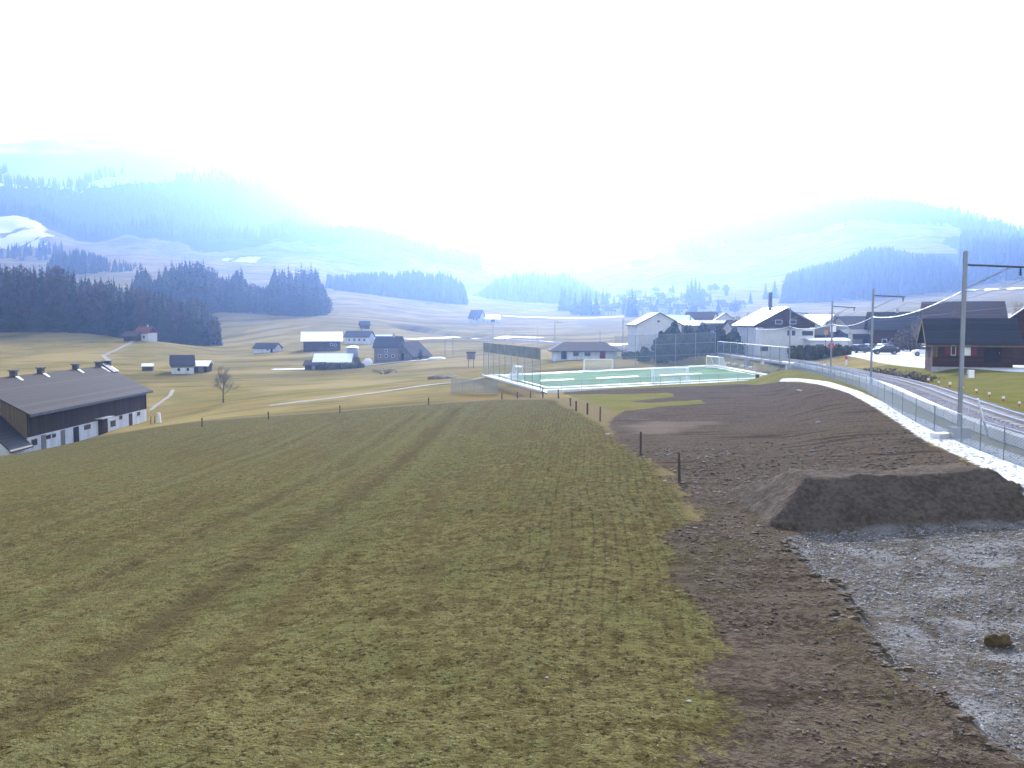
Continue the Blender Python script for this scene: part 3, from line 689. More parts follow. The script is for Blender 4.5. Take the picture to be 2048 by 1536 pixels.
# whitish post and rails by the barn corner
p = at(318, 132, 838); o = MB().prism([(-.28, .0), (.28, .0), (.16, 1.5), (-.12, 1.55)], -.2, .2, 'y').build('marker_board', M['white_paint']); o.location = p
tag(o, 'small whitish upright board at the corner path of the long barn', 'board')
for k, px in enumerate((301, 309)):
    o = MB().tube((0, 0, -.2), (.08, 0, 1.1), .07, .05).build('gate_post', M['rust_post']); o.location = at(px, 133, 842)
    tag(o, ('dark gate post nearest the long barn corner', 'dark gate post between the barn corner and the whitish board')[k], 'post', 'gate posts by the barn')

# ---- buildings in the valley
def bl(px, d, py, *a, **k):
    nm, rz, *rest = a; return building(nm, at(px, d, py), rad(rz), *rest, **k)
bl(365, 232, 745, 'farmhouse', 22, 'small farmhouse with grey shingled gable and pale roof in the hollow behind the barn', 'house', 5.4, 8.0, 2.2, 2.3, 'grime_wall', 'roof_slate', upper='grey_boards', upz=1.5,
   wins=[('front', -1, .6, .8, .9), ('front', 1.2, .6, .8, .9), ('left', 0, 2.2, .9, .8)], over=.4, verge=.4)
bl(398, 236, 742, 'farm_shed', 4, 'low shed with bright tin roof joined right of the small grey farmhouse', 'shed', 5.6, 4.8, 1.8, 1.0, 'dark_boards', 'roof_metal', doors=[('front', 1.2, 0, 1.5, 1.4, 'grey_boards')], wins=[('front', -1.2, .7, .7, .6)])
bl(296, 238, 740, 'hay_hut', 15, 'tiny hut with bright roof left of the small grey farmhouse', 'hut', 2.6, 2.4, 1.2, .5, 'dark_boards', 'roof_metal', doors=[('front', .2, 0, .8, 1.1, 'door_dark')], over=.25, verge=.2)
bl(292, 335, 672, 'hill_house', -18, 'pale house with reddish roof on the knoll below the dark forest', 'house', 6.0, 5.0, 3.2, 2.0, 'white_wall', 'roof_red', upper='brown_boards', upz=3.0,
   wins=[('front', -1.5, 1, .9, 1), ('front', 1.2, 1, .9, 1)], chim=[(1, 0, .5, .8)])
bl(266, 332, 676, 'hill_shed', -10, 'dark brown shed left of the pale house on the knoll', 'shed', 5.0, 4.0, 2.0, 1.4, 'brown_boards', 'roof_brown', doors=[('front', 0, 0, 1.6, 1.7, 'door_dark')])
bl(535, 315, 692, 'field_barn', -14, 'low grey barn with teal grey roof alone on the slope', 'barn', 8.0, 5.0, 1.6, 1.5, 'grime_wall', 'roof_slate', wins=[('front', 1.5, .6, .9, .6)], doors=[('front', 3, 0, .9, 1.4, 'door_dark')])
bl(644, 312, 689, 'white_roof_barn', 12, 'large barn with glaring white sheet roof below the forest corner', 'barn', 12.5, 11.5, 3.4, 2.7, 'dark_boards', 'roof_metal', over=.8, verge=.9,
   wins=[('front', 3.2, 1.5, 1.0, .9), ('front', 4.6, 1.3, .9, .9)], doors=[('front', -2, 0, 3, 2.4, 'brown_boards')])
bl(719, 340, 679, 'long_farmhouse', -10, 'long pale farmhouse with dark roof right of the white roofed barn', 'house', 9.6, 6.0, 2.7, 1.9, 'white_wall', 'roof_dark',
   wins=[('front', -3, .9, .9, .9), ('front', -1, .9, .9, .9), ('front', 1, .9, .9, .9), ('front', 3, .9, .9, .9)], chim=[(1.5, 0, .5, .8)])
bl(765, 345, 676, 'bright_shed', 5, 'small shed with bright white roof behind the shingled farm', 'shed', 6.5, 4.5, 1.6, 1.2, 'grime_wall', 'roof_metal', doors=[('front', 0, 0, 1.8, 1.3, 'grey_boards')])
bl(729, 430, 633, 'field_hut', 20, 'lone small dark hut below the pale hill crest', 'hut', 4.2, 3.6, 1.9, 1.6, 'dark_boards', 'roof_dark', doors=[('front', 0, 0, 1, 1.5, 'door_dark')])
bl(779, 258, 722, 'shingled_farmhouse', -8, 'tall shingled farmhouse with steep dark roof in the middle of the valley', 'house', 7.2, 6.6, 4.2, 2.9, 'shingle', 'roof_dark', over=.35, verge=.45,
   wins=[('front', -2, 1.2, .8, .9), ('front', 0, 1.2, .8, .9), ('front', 2, 1.2, .8, .9), ('front', 0, 2.8, .8, .8), ('right', 0, 3.4, .8, .8), ('right', -1.4, 1.3, .8, .8)], chim=[(1.5, 0, .6, .9)])
bl(818, 262, 721, 'farm_stable', 62, 'grey barn with low sloping roof leaning on the tall shingled farmhouse', 'barn', 9, 8.4, 1.6, 3.6, 'grey_boards', 'roof_slate', over=.9, verge=.6,
   doors=[('left', 0, 0, 2.4, 2.0, 'door_dark')], wins=[('left', -2.4, .9, .8, .6)])
bl(668, 243, 731, 'wide_low_house', 3, 'low house with pale roof behind the dark clipped hedge', 'house', 9.6, 6.6, 1.9, 1.8, 'grey_boards', 'roof_metal', over=.6,
   wins=[('front', 3.4, .7, .9, .8)], doors=[('front', -2.5, 0, 1, 1.6, 'door_dark')])
bl(632, 240, 734, 'low_annex', 0, 'small dark open shed at the left end of the clipped hedge', 'shed', 5.0, 4.4, 1.3, .9, 'door_dark', 'roof_slate', doors=[('front', -.2, 0, 1.0, 1.1, 'grey_boards')])
bl(1092, 600, 640, 'roadside_hut', 0, 'tiny flat hut by the far white road', 'hut', 5, 4, 1.8, .9, 'grey_boards', 'roof_dark', fine=False) if False else None
bl(954, 560, 638, 'far_farmhouse', -25, 'distant farmhouse with dark pointed roof beside the far white roof', 'house', 7.5, 8.5, 3.0, 4.6, 'grime_wall', 'roof_dark', wins=[('front', 0, 1.2, 1, 1), ('front', 2, 1.2, 1, 1)])
bl(978, 565, 638, 'far_white_barn', 6, 'distant barn whose white roof glares on the plain', 'barn', 13, 11.0, 2.4, 2.4, 'grime_wall', 'roof_metal', doors=[('front', 2, 0, 2.4, 1.8, 'door_dark')])
# silo
r = thing('silo', at(705, 246, 731), 0, 'squat steel silo standing on legs behind the low pale roofed house', 'silo')
MB().tube((0, 0, 2.4), (0, 0, 5.2), 1.6, 1.6, 20).build('tank', M['steel'], r, True)
MB().tube((0, 0, 5.2), (0, 0, 5.65), 1.72, .5, 20).build('lid', M['roof_metal'], r)
MB().tube((0, 0, 2.4), (0, 0, 1.4), 1.6, .3, 20).build('funnel', M['steel'], r)
for k in range(4):
    a = PI / 4 + k * PI / 2; MB().tube((1.4 * math.cos(a), 1.4 * math.sin(a), -.5), (1.4 * math.cos(a), 1.4 * math.sin(a), 2.5), .09, .09, 6).build('leg', M['steel_dark'], r)
# bright tarpaulin heaps
for px, d, py, sx, sz, lb in ((735, 244, 731, 1.5, 2.0, 'white covered heap beside the dark clipped hedge'), (873, 250, 717, 2.6, .7, 'flat white covered heap right of the shingled farm')):
    o = MB().blob((0, 0, sz * .3), (sx, 1.3, sz * .7), 5, 12, 8, .12).build('covered_heap', M['white_paint'], smooth=True); o.location = at(px, d, py)
    tag(o, lb, 'heap')
# ---- football ground
def P3(x, y, up=0.0): return Vector((x, y, pitch_z(x, y) + up))
c4 = [P3(p[0], p[1]) for p in PF]                       # front left, front right, back right, back left
def pin(u, v, up=.0):                                    # u across (0 left..1 right), v depth (0 front..1 back)
    a = c4[0].lerp(c4[1], u); b = c4[3].lerp(c4[2], u); q = a.lerp(b, v); return Vector((q.x, q.y, pitch_z(q.x, q.y) + up))
def sheet(name, m, u0, u1, v0, v1, up, n=6, kind='structure'):
    V = []; Q = []
    for i in range(n + 1):
        for j in range(n + 1): V.append(tuple(pin(u0 + (u1 - u0) * i / n, v0 + (v1 - v0) * j / n, up)))
    for i in range(n):
        for j in range(n): k = i * (n + 1) + j; Q.append((k, k + n + 1, k + n + 2, k + 1))
    o = raw_mesh(name, V, Q, m); return tag(o, kind=kind)
sheet('pitch_surround', M['concrete_white'], -.035, 1.03, -.15, 1.05, .02)
sheet('football_pitch', M['turf'], 0, 1, 0, 1, .035)
wl = .0045
sheet('pitch_line', M['white_paint'], .03, .97, .07, .085, .045); sheet('pitch_line', M['white_paint'], .03, .97, .94, .955, .045)
sheet('pitch_line', M['white_paint'], .03, .036, .0855, .9395, .045); sheet('pitch_line', M['white_paint'], .964, .97, .0855, .9395, .045)
sheet('pitch_line', M['white_paint'], .10, .24, .46, .49, .045, 2); sheet('pitch_line', M['white_paint'], .34, .52, .46, .49, .045, 2); sheet('pitch_line', M['white_paint'], .62, .80, .46, .49, .045, 2)
def goal(u, v, rz, label, w=4.9, h=2.0):
    q = pin(u, v, .05); r = thing('football_goal', q, rad(rz), label, 'goal', 'small white football goals on the pitch')
    f = MB(); f.tube((-w / 2, 0, 0), (-w / 2, 0, h), .07); f.tube((w / 2, 0, 0), (w / 2, 0, h), .07); f.tube((-w / 2, 0, h), (w / 2, 0, h), .07)
    for s in (-1, 1): f.tube((s * w / 2, 0, h), (s * w / 2, .7, h), .035); f.tube((s * w / 2, .7, h), (s * w / 2, 1.5, 0), .035); f.tube((s * w / 2, 0, .03), (s * w / 2, 1.5, .03), .05)
    f.tube((-w / 2, 1.5, .03), (w / 2, 1.5, .03), .05); f.build('frame', M['white_paint'], r)
    a = w / 2; net('net', M['net_goal'], [((-a, .7, h), (a, .7, h), (a, 1.5, 0), (-a, 1.5, 0)), ((-a, 0, h), (a, 0, h), (a, .7, h), (-a, .7, h)),
        ((-a, 0, 0), (-a, 1.5, 0), (-a, .7, h), (-a, 0, h)), ((a, 0, 0), (a, 1.5, 0), (a, .7, h), (a, 0, h))], r)
    return r
goal(.53, .055, 186, 'white goal at the front edge of the green pitch')
goal(.46, .95, 4, 'white goal at the far edge of the green pitch')
goal(.93, .74, -78, 'white goal seen side on at the right end of the green pitch')
goal(.045, .62, 98, 'white goal seen side on at the left end of the green pitch')
def fence(name, label, pts, h, step, pr, netm, rails=(1.0,), post='steel', hnet=None, screen=None, grp=None, z0=0.0, pr_extra=0.0):
    """pts: base points; posts are parts, one net part, one rail part per height"""
    P = densify([Vector(p) for p in pts], step); r = thing(name, P[0], 0, label, 'fence', grp); o0 = P[0]
    P = [p - o0 for p in P]; pm = MB().tube((0, 0, -.3), (0, 0, h + pr_extra), pr, pr, 6).mesh('post', M[post])
    for p in P:
        o = bpy.data.objects.new('post', pm); C.objects.link(o); o.parent = r; o.location = p
    for q in rails:
        MB().path([p + Vector((0, 0, h * q - .02)) for p in P], pr * .55, 5).build('rail', M[post], r)
    up = Vector((0, 0, h)); dn = Vector((0, 0, z0))
    net('netting', M[netm], [(a + dn, b + dn, b + up, a + up) for a, b in zip(P[:-1], P[1:])], r)
    if screen:
        m = MB()
        for a, b in zip(P[:-1], P[1:]):
            n_ = (b - a).cross(Vector((0, 0, 1))).normalized() * .03
            for q in (1,):
                lo_, hi_ = Vector((0, 0, h * screen[0])), Vector((0, 0, h * screen[1]))
                m.add([a + lo_ + n_, b + lo_ + n_, b + hi_ + n_, a + hi_ + n_, a + lo_ - n_ * .2, b + lo_ - n_ * .2, b + hi_ - n_ * .2, a + hi_ - n_ * .2],
                      [(0, 1, 2, 3), (7, 6, 5, 4), (0, 4, 5, 1), (3, 2, 6, 7), (0, 3, 7, 4), (1, 5, 6, 2)])
        m.build('windscreen', M['board_green'], r)
    return r
fence('ball_fence', 'tall ball fence with dark windscreen along the left end of the pitch', [pin(-.03, 1.05), pin(-.03, -.04)], 5.6, 4.0, .05, 'net_ball', (1, .5), screen=(.72, 1.0))
fence('ball_fence', 'tall ball fence of bare posts and rails along the far side of the pitch', [pin(.56, 1.07), pin(1.03, 1.07)], 5.8, 3.6, .055, 'net_ball', (1, .7, .35))
fence('ball_fence', 'ball fence along the right end of the pitch beside the railway', [pin(1.035, 1.05), pin(1.035, .02)], 4.2, 4.0, .045, 'net_ball', (1, .5))
fence('low_fence', 'knee high netting fence along the near edge of the pitch', [pin(-.03, -.05), pin(1.03, -.05)], 1.15, 2.6, .03, 'net_ball', (1,))
# white kerb board along the near edge
a_, b_ = pin(-.035, -.155), pin(1.03, -.155); m = MB()
for k in range(16):
    p0 = a_.lerp(b_, k / 16); p1 = a_.lerp(b_, (k + .985) / 16)
    m.prism([(0, -.4), (.12, -.4), (.12, .34), (0, .34)], 0, 1, 'x'); n = len(m.v)
    for i in range(8):
        x, y, z = m.v[n - 8 + i]; q = p0.lerp(p1, x); m.v[n - 8 + i] = (q.x, q.y + y, q.z + z)
o = m.build('pitch_kerb', M['concrete_white']); tag(o, 'low white concrete kerb along the near edge of the green pitch', 'kerb')
a_, b_ = pin(-.04, -.085), pin(-.04, 1.02); m = MB()
for k in range(14):
    p0 = a_.lerp(b_, k / 14); p1 = a_.lerp(b_, (k + .985) / 14); m.tube(p0 + Vector((0, 0, .05)), p1 + Vector((0, 0, .05)), .2, .2, 4)
o = m.build('pitch_kerb', M['concrete_white']); tag(o, 'low white concrete kerb along the left end of the green pitch', 'kerb')
for k, lb in enumerate(('nearest the white round sign', 'second from the white round sign', 'third from the white round sign', 'farthest from the white round sign')):
    q = pin(1.075, .62 + .13 * k, .0); o = MB().box(-.7, .7, -.25, .25, -.3, .4).build('concrete_block', M['concrete_white']); o.location = q; o.rotation_euler = (0, 0, rad(105))
    tag(o, 'pale concrete block beside the pitch, ' + lb, 'block', 'concrete blocks beside the pitch')
r = thing('round_sign', pin(1.06, .42), 0, 'round white sign on a short post at the right end of the pitch', 'sign')
MB().tube((0, 0, -.2), (0, 0, 1.2), .04, .04, 6).build('post', M['steel'], r); MB().tube((0, -.05, 1.35), (0, -.01, 1.35), .32, .32, 16).build('disc', M['white_paint'], r)
r = thing('bin', pin(.845, -.11), 0, 'dark brown litter bin at the near edge of the pitch', 'bin')
MB().tube((0, 0, 0), (0, 0, .95), .22, .26, 10).build('body', M['rust_post'], r); MB().tube((0, 0, .97), (0, 0, 1.05), .28, .28, 10).build('lid', M['steel_dark'], r)
# mesh panels lying left of the pitch
p = [Vector((*gp(903, 784), 0)), Vector((*gp(996, 787), 0))]
for q in p: q.z = h1(q.x, q.y)
fence('mesh_fence', 'row of grey mesh panels standing in the straw left of the pitch', p, 1.85, 2.3, .03, 'net_panel', (1, .05))
# board on two legs
r = thing('notice_board', at(942, 205, 700), 0, 'dark notice board on two tall legs in the plain', 'board')
MB().box(-.95, .95, -.25, .25, 1.9, 3.3).build('panel', M['grey_boards'], r)
MB().add([(-1.1, -.4, 3.3), (1.1, -.4, 3.3), (1.1, .4, 3.3), (-1.1, .4, 3.3), (-1.1, 0, 3.65), (1.1, 0, 3.65)], [(0, 1, 5, 4), (3, 4, 5, 2), (0, 4, 3), (1, 2, 5), (0, 3, 2, 1)]).build('roof', M['roof_dark'], r)
for s in (-.6, .6): MB().box(s - .09, s + .09, -.09, .09, -.4, 1.9).build('leg', M['grey_boards'], r)
# soil heaps by the track left of the pitch
for px, d, py, sx, sz, lb in ((888, 168, 752, 3.2, 1.0, 'low grassy soil heap left of the pitch'), (1598, 127, 752, 3.2, .95, 'grassy soil heap between the pitch corner and the railway')):
    b = MB().blob((0, 0, -.25), (sx, 2.6, sz), 3, 26, 14, .10); m_ = mat('heap_soil_grass', (.15, .12, .06), .95, var=.45, sc=1.6, bump=.1)
    o = b.build('soil_heap', m_, smooth=True); o.location = at(px, d, py); tag(o, lb, 'heap')
# ---- big things of the village edge
bl(1307, 190, 705, 'white_house', 92, 'tall white gabled house standing left of the dark evergreens', 'house', 12, 9.2, 6.5, 2.4, 'white_wall', 'roof_brown', over=.5, verge=.5,
   wins=[('left', .2, 6.9, .7, .6), ('front', -2, 3.4, .9, 1.2), ('front', 2, 3.4, .9, 1.2)])
bl(1548, 172, 692, 'chalet_house', 90, 'broad gabled house with brown upper storey, white ground floor and tall dark chimney', 'house', 14, 10.8, 6.6, 2.9, 'white_wall', 'roof_light', over=.9, verge=1.0, upper='brown_boards', upz=5.9,
   wins=[('left', -.6, 4.3, .7, 1.1), ('left', -1.5, 4.3, .8, 1.1), ('left', -4.1, 4.3, 2.2, 1.0), ('left', 1.3, 6.5, 1.3, .8), ('left', -1.3, 6.5, 1.3, .8), ('left', 3.9, 1.4, 1.6, 1.0), ('left', -1, 1.2, 1.4, 1.1)])
ch = [o for o in C.objects if o.name.startswith('chalet_house')][0]
MB().box(-8.0, -7.05, -4.2, 4.2, 5.75, 5.87).build('balcony', M['brown_boards'], ch); MB().box(-8.0, -7.9, -4.2, 4.2, 5.88, 6.4).build('balcony_rail', M['brown_boards'], ch)
MB().box(-.3, .3, .6, 1.2, 7.2, 12.6).build('chimney', M['steel_dark'], ch)
MB().box(-8.1, -8.04, -2.2, 2.2, 0, 0).build('x', M['steel']) if False else None
bl(1357, 215, 672, 'brown_block', 5, 'brown building with flat pale roof behind the evergreens', 'building', 8, 8, 6.3, .9, 'gable_boards', 'roof_light', over=.2, verge=.2, wins=[('front', -2, 3.6, 1, 1.2), ('front', 1, 3.6, 1, 1.2)])
bl(1425, 225, 672, 'grey_hall', 2, 'long grey hall with flat roof behind the evergreens', 'hall', 11, 9, 6.6, .7, 'roof_slate', 'roof_dark', over=.3, verge=.3, wins=[('front', -2, 3.6, 2.2, 1.2), ('front', 2.4, 3.6, 2.2, 1.2)])
bl(1476, 200, 672, 'narrow_house', 10, 'narrow dark roofed house left of the chalet with the tall chimney', 'house', 4.6, 7, 5.2, 2.0, 'pale_wall', 'roof_brown', wins=[('front', 0, 2.4, 1, 1)], chim=[(0, 0, .7, .9), (-1.2, 0, .6, .7)])
bl(1620, 205, 680, 'green_roof_house', -6, 'dark house with moss green roof right of the brown and white chalet', 'house', 9.5, 8, 3.6, 1.6, 'brown_boards', 'roof_slate', over=.6, wins=[('front', -2, 1.4, 1.2, 1), ('front', 1.5, 1.4, 1.2, 1)])
bl(1650, 160, 692, 'white_kiosk', 0, 'low white flat roofed kiosk behind the hedge', 'kiosk', 6.6, 4, 2.7, .25, 'white_wall', 'roof_light', over=.5, verge=.4, wins=[('front', -1.6, 1.2, 1.6, .9), ('front', 1.4, 1.2, .9, .9)])
bl(1352, 260, 668, 'village_home', 30, 'pale house with white roof slope peeping over the dark evergreens', 'house', 9, 8, 6.4, 2.6, 'pale_wall', 'roof_light', wins=[('front', -2, 4, 1, 1), ('front', 1.5, 4, 1, 1)])
bl(1402, 275, 668, 'village_home', -35, 'pale gabled house over the left half of the grey hall', 'house', 9, 8, 6.8, 3.0, 'white_wall', 'roof_brown', wins=[('front', -2, 4, 1, 1), ('front', 1.5, 4, 1, 1)])
bl(1448, 250, 668, 'village_home', 80, 'white gabled house over the right half of the grey hall', 'house', 9, 8, 6.6, 2.8, 'white_wall', 'roof_dark', wins=[('left', -2, 5, 1, 1), ('left', 1.5, 5, 1, 1)])
bl(1640, 240, 668, 'village_home', -60, 'pale house with light roof between the chalet and the wide bare tree', 'house', 9, 9, 5.6, 2.6, 'white_wall', 'roof_light', wins=[('right', -2, 3, 1, 1), ('front', 1.5, 3, 1, 1)])
bl(1706, 235, 668, 'village_home', 25, 'hazy pale house above the low dark building by the cars', 'house', 10, 8, 4.6, 2.8, 'pale_wall', 'roof_brown', wins=[('front', -2, 3, 1, 1), ('front', 1.5, 3, 1, 1)])
bl(1720, 190, 692, 'dark_garage', 0, 'low dark building behind the parked cars', 'building', 8, 7, 3.2, .8, 'roof_dark', 'roof_dark', over=.3, doors=[('front', -2, 0, 2.4, 2.2, 'grey_boards'), ('front', 1.6, 0, 2.4, 2.2, 'grey_boards')])
bl(1788, 185, 694, 'dark_roof_house', -16, 'brown house with wide dark roof behind the leafless bush', 'house', 9.6, 8.5, 4.6, 3.0, 'brown_boards', 'roof_dark', over=.9, verge=.7,
   wins=[('front', -2.4, 1.2, 1, 1), ('front', 0, 1.2, 1, 1), ('front', 2.4, 1.2, 1, 1)], chim=[(.4, 0, .6, .7)])
bl(1922, 168, 690, 'grey_roof_house', -20, 'wide house with grey brown roof behind the dark cabin', 'house', 13, 10, 5.2, 4.0, 'pale_wall', 'roof_brown', over=.8, verge=.6,
   wins=[('front', -3, 1.4, 1, 1.1), ('front', 2, 1.4, 1, 1.1)])
bl(2004, 205, 660, 'pale_low_house', -20, 'pale low house between the grey brown roof and the picture edge', 'house', 7, 6, 4.2, 1.4, 'pale_wall', 'roof_light', wins=[('front', -1, 2.4, 1, 1)])
bl(2038, 235, 650, 'gable_grey_house', 68, 'hazy grey gabled house with a dark attic window on the rise at right', 'house', 9, 7.5, 5.4, 3.4, 'pale_wall', 'roof_brown', wins=[('left', 0, 5.4, 1.3, 1.2)])
bl(2092, 108, 735, 'brown_chalet', 62, 'tall dark chalet cut off by the right picture edge', 'house', 9, 8, 5.6, 3.2, 'brown_boards', 'roof_dark', over=1.4, verge=1.2,
   wins=[('left', -1.2, 1.2, 1, 1.1), ('left', 1.4, 3.2, 1, 1.1), ('left', -1.2, 3.2, 1, 1.1), ('front', -2, 1.2, 1, 1), ('back', -2, 2.8, 1, 1)])
bl(1168, 192, 716, 'flat_pavilion', 0, 'low hipped pavilion with grey roof behind the far goal', 'pavilion', 13.6, 8, 2.0, 1.4, 'grime_wall', 'roof_slate', over=1.0, verge=1.0, hip=3.4,
   wins=[('front', -2.0, .6, 1.4, 1.0), ('front', .4, .6, 1.4, 1.0)], doors=[('front', 3.6, 0, 1.2, 1.8, 'door_red'), ('front', -4.6, 0, 1.2, 1.8, 'door_dark')])
# dark cabin by the lawn
cb = bl(1934, 99, 738, 'cabin', -17, 'dark timber cabin with black solar roof and red shutters beside the lawn', 'cabin', 7.9, 5.4, 2.75, 2.1, 'brown_boards', 'roof_solar', over=.8, verge=.8)
cb.location.z += .45
for u, shut in ((-1.15, True), (-3.9, False)):
    if shut is False: on_face('front', 7.9, 5.4, -3.7, .75, .45, 1.2, .05, .02).build('shutter', M['gable_boards'], cb)
    else:
        wn = on_face('front', 7.9, 5.4, -.55, .95, .75, 1.15, .05, .02).build('window', M['frame_white'], cb); on_face('front', 7.9, 5.4, -.55, 1.03, .59, .99, .065, 0).build('pane', M['roof_light'], wn)
        wn = on_face('front', 7.9, 5.4, -1.9, .95, .5, 1.15, .05, .02).build('window', M['frame_white'], cb); on_face('front', 7.9, 5.4, -1.9, 1.03, .36, .99, .065, 0).build('pane', M['glass'], wn)
for u in (-2.5, -1.3, .15): on_face('front', 7.9, 5.4, u, .95, .5, 1.15, .06, .02).build('shutter', M['door_red'], cb)
d_ = on_face('front', 7.9, 5.4, 2.0, .25, 1.7, 2.0, .05, .02).build('door', M['door_dark'], cb); on_face('front', 7.9, 5.4, 2.6, 1.2, .06, .14, .09, 0).build('handle', M['steel'], d_)
MB().box(-4.0, 4.0, -2.85, -2.72, -1.2, -.30).build('plinth', M['concrete'], cb)
MB().box(-4.72, 4.72, -3.56, -3.46, 1.92, 2.08).build('fascia', M['wood_trim'], cb)
for s in (-1, 1):
    MB().add([(-4.83, s * 3.5, 2.0), (-4.83, 0, 4.62), (-4.83, 0, 4.88), (-4.83, s * 3.5, 2.26), (-4.77, s * 3.5, 2.0), (-4.77, 0, 4.62), (-4.77, 0, 4.88), (-4.77, s * 3.5, 2.26)],
             [(0, 1, 2, 3), (7, 6, 5, 4), (0, 4, 5, 1), (3, 2, 6, 7), (0, 3, 7, 4)]).build('verge_board', M['wood_trim'], cb)
# ---- railway
def rib(name, P, w, m, up, edge=0, kind='structure'):
    V = []; Q = []; n = len(P)
    for i, p in enumerate(P):
        t = P[min(i + 1, n - 1)] - P[max(i - 1, 0)]; t.z = 0; t.normalize(); nr = Vector((t.y, -t.x, 0))
        for u, z in ((-.5 - .28, -.34), (-.5, 0), (.5, 0), (.5 + .28, -.34)): q = p + nr * w * u; V.append((q.x, q.y, q.z + up + z * 1.2))
    for i in range(n - 1):
        for j in range(3): k = i * 4 + j; Q.append((k, k + 1, k + 5, k + 4))
    return tag(raw_mesh(name, V, Q, m), kind=kind)
rib('railway_bed', RAIL, 3.0, M['ballast'], .28)
tr = thing('railway_track', RAIL[8], 0, 'single narrow gauge railway track curving away along the gravel path', 'railway track')
def strip(P, off, w, h, up, m, name, parent, o0, gap=None):
    A = offset_line(P, off - w / 2); Bq = offset_line(P, off + w / 2); mb = MB()
    for i in range(len(P) - 1):
        a0, a1, b0, b1 = A[i] - o0, A[i + 1] - o0, Bq[i] - o0, Bq[i + 1] - o0
        if gap: a1 = a0.lerp(a1, gap); b1 = b0.lerp(b1, gap)
        mb.add([a0 + Vector((0, 0, up)), b0 + Vector((0, 0, up)), b1 + Vector((0, 0, up)), a1 + Vector((0, 0, up)),
                a0 + Vector((0, 0, up + h)), b0 + Vector((0, 0, up + h)), b1 + Vector((0, 0, up + h)), a1 + Vector((0, 0, up + h))],
               [(4, 5, 6, 7), (0, 3, 2, 1), (0, 1, 5, 4), (2, 3, 7, 6), (1, 2, 6, 5), (0, 4, 7, 3)])
    return mb.build(name, m, parent)
for s in (-.5, .5): strip(RAIL, s, .07, .15, .36, M['rail'], 'rail', tr, RAIL[8])
sp_ = densify([p.copy() for p in RAIL if p.y < 170], .65); mb = MB()
for i in range(0, len(sp_) - 1):
    t = (sp_[i + 1] - sp_[i]).normalized(); n_ = Vector((t.y, -t.x, 0)); p = sp_[i] - RAIL[8]; a, b = n_ * .95, t * .12
    mb.add([p - a - b + Vector((0, 0, .2)), p + a - b + Vector((0, 0, .2)), p + a + b + Vector((0, 0, .2)), p - a + b + Vector((0, 0, .2)),
            p - a - b + Vector((0, 0, .35)), p + a - b + Vector((0, 0, .35)), p + a + b + Vector((0, 0, .35)), p - a + b + Vector((0, 0, .35))],
           [(4, 5, 6, 7), (0, 1, 5, 4), (2, 3, 7, 6), (1, 2, 6, 5), (0, 4, 7, 3)])
tag(mb.build('sleepers', M['concrete'], tr), kind='stuff')
CT = [p for p in RL if p.y < 135]
o = strip(CT, 1.35, .42, .42, -.05, M['concrete_white'], 'cable_trough', None, Vector((0, 0, 0)), gap=.93)
tag(o, 'line of white concrete cable trough blocks beside the railway', 'cable trough')
fp = offset_line([p for p in RL if 4 < p.y < 128], -.55)[::1]
fp = [Vector((p.x, p.y, h1(p.x, p.y) - .02)) for p in fp]
fpts = [fp[0]]
for p in fp[1:]:
    if (p - fpts[-1]).length > 2.3: fpts.append(p)
fence('mesh_fence', 'long grey wire mesh fence between the gravel path and the railway', fpts, 1.25, 9, .022, 'net_fence', (1,), pr_extra=.05)
# masts
def mast(i, p, tx, arm, label):
    r = thing('railway_mast', p, 0, label, 'mast', 'overhead line masts along the railway'); s = .075
    r.rotation_euler = (0, 0, math.atan2(tx.y, tx.x) - PI / 2)      # local x points to the track
    b = MB(); b.box(-s, s, -.09, -.07, -.2, 8.0); b.box(-s, s, .07, .09, -.2, 8.0); b.box(-.015, .015, -.07, .07, -.2, 8.0); b.box(-s - .01, s + .01, -.10, .10, 8.0, 8.06)
    b.build('pole', M['steel'], r)
    MB().box(-.38, .38, -.38, .38, -1.0, .32).build('foundation', M['concrete'], r)
    if arm:
        MB().tube((.1, 0, 7.45), (2.38, 0, 7.32), .045).build('arm', M['steel_dark'], r)
        MB().tube((.1, 0, 6.45), (1.85, 0, 7.34), .028).build('brace', M['steel'], r)
        n_ = MB().tube((2.22, 0, 7.3), (2.22, 0, 6.95), .03)
        for k in range(3): n_.tube((2.22, 0, 7.22 - .1 * k), (2.22, 0, 7.18 - .1 * k), .07)
        n_.build('insulator', M['steel_dark'], r)
    return r
LB = ['nearest tall overhead line mast, with bracket arm, beside the gravel path bend at right', 'second overhead line mast from the right, before the parked cars', 'third overhead line mast from the right, before the white kiosk',
      'fourth overhead line mast from the right, beside the brown and white chalet', 'thin overhead line mast behind the right end of the pitch', 'thin overhead line mast before the dark evergreens',
      'thin overhead line mast left of the white gabled house', 'thin overhead line mast behind the low pavilion', 'distant thin overhead line mast right of the notice board']
for i, (q, z) in enumerate(zip(MAST[1:10], RZ[1:10])):
    j = min(range(len(RL)), key=lambda k: (RL[k].x - q[0]) ** 2 + (RL[k].y - q[1]) ** 2); t = RL[min(j + 1, len(RL) - 1)] - RL[j - 1]
    mast(i, (q[0], q[1], z), Vector((t.x, t.y, 0)), True, LB[i])
r = thing('mast_sign', (MAST[1][0] + .16, MAST[1][1] - .3, .45 + 2.55), 0, 'small white sign box fixed to the nearest overhead line mast', 'sign')
MB().box(-.02, .22, -.08, .08, -.02, .32).build('box', M['white_paint'], r); MB().box(-.15, -.02, -.02, .02, .1, .14).build('bracket', M['steel'], r)
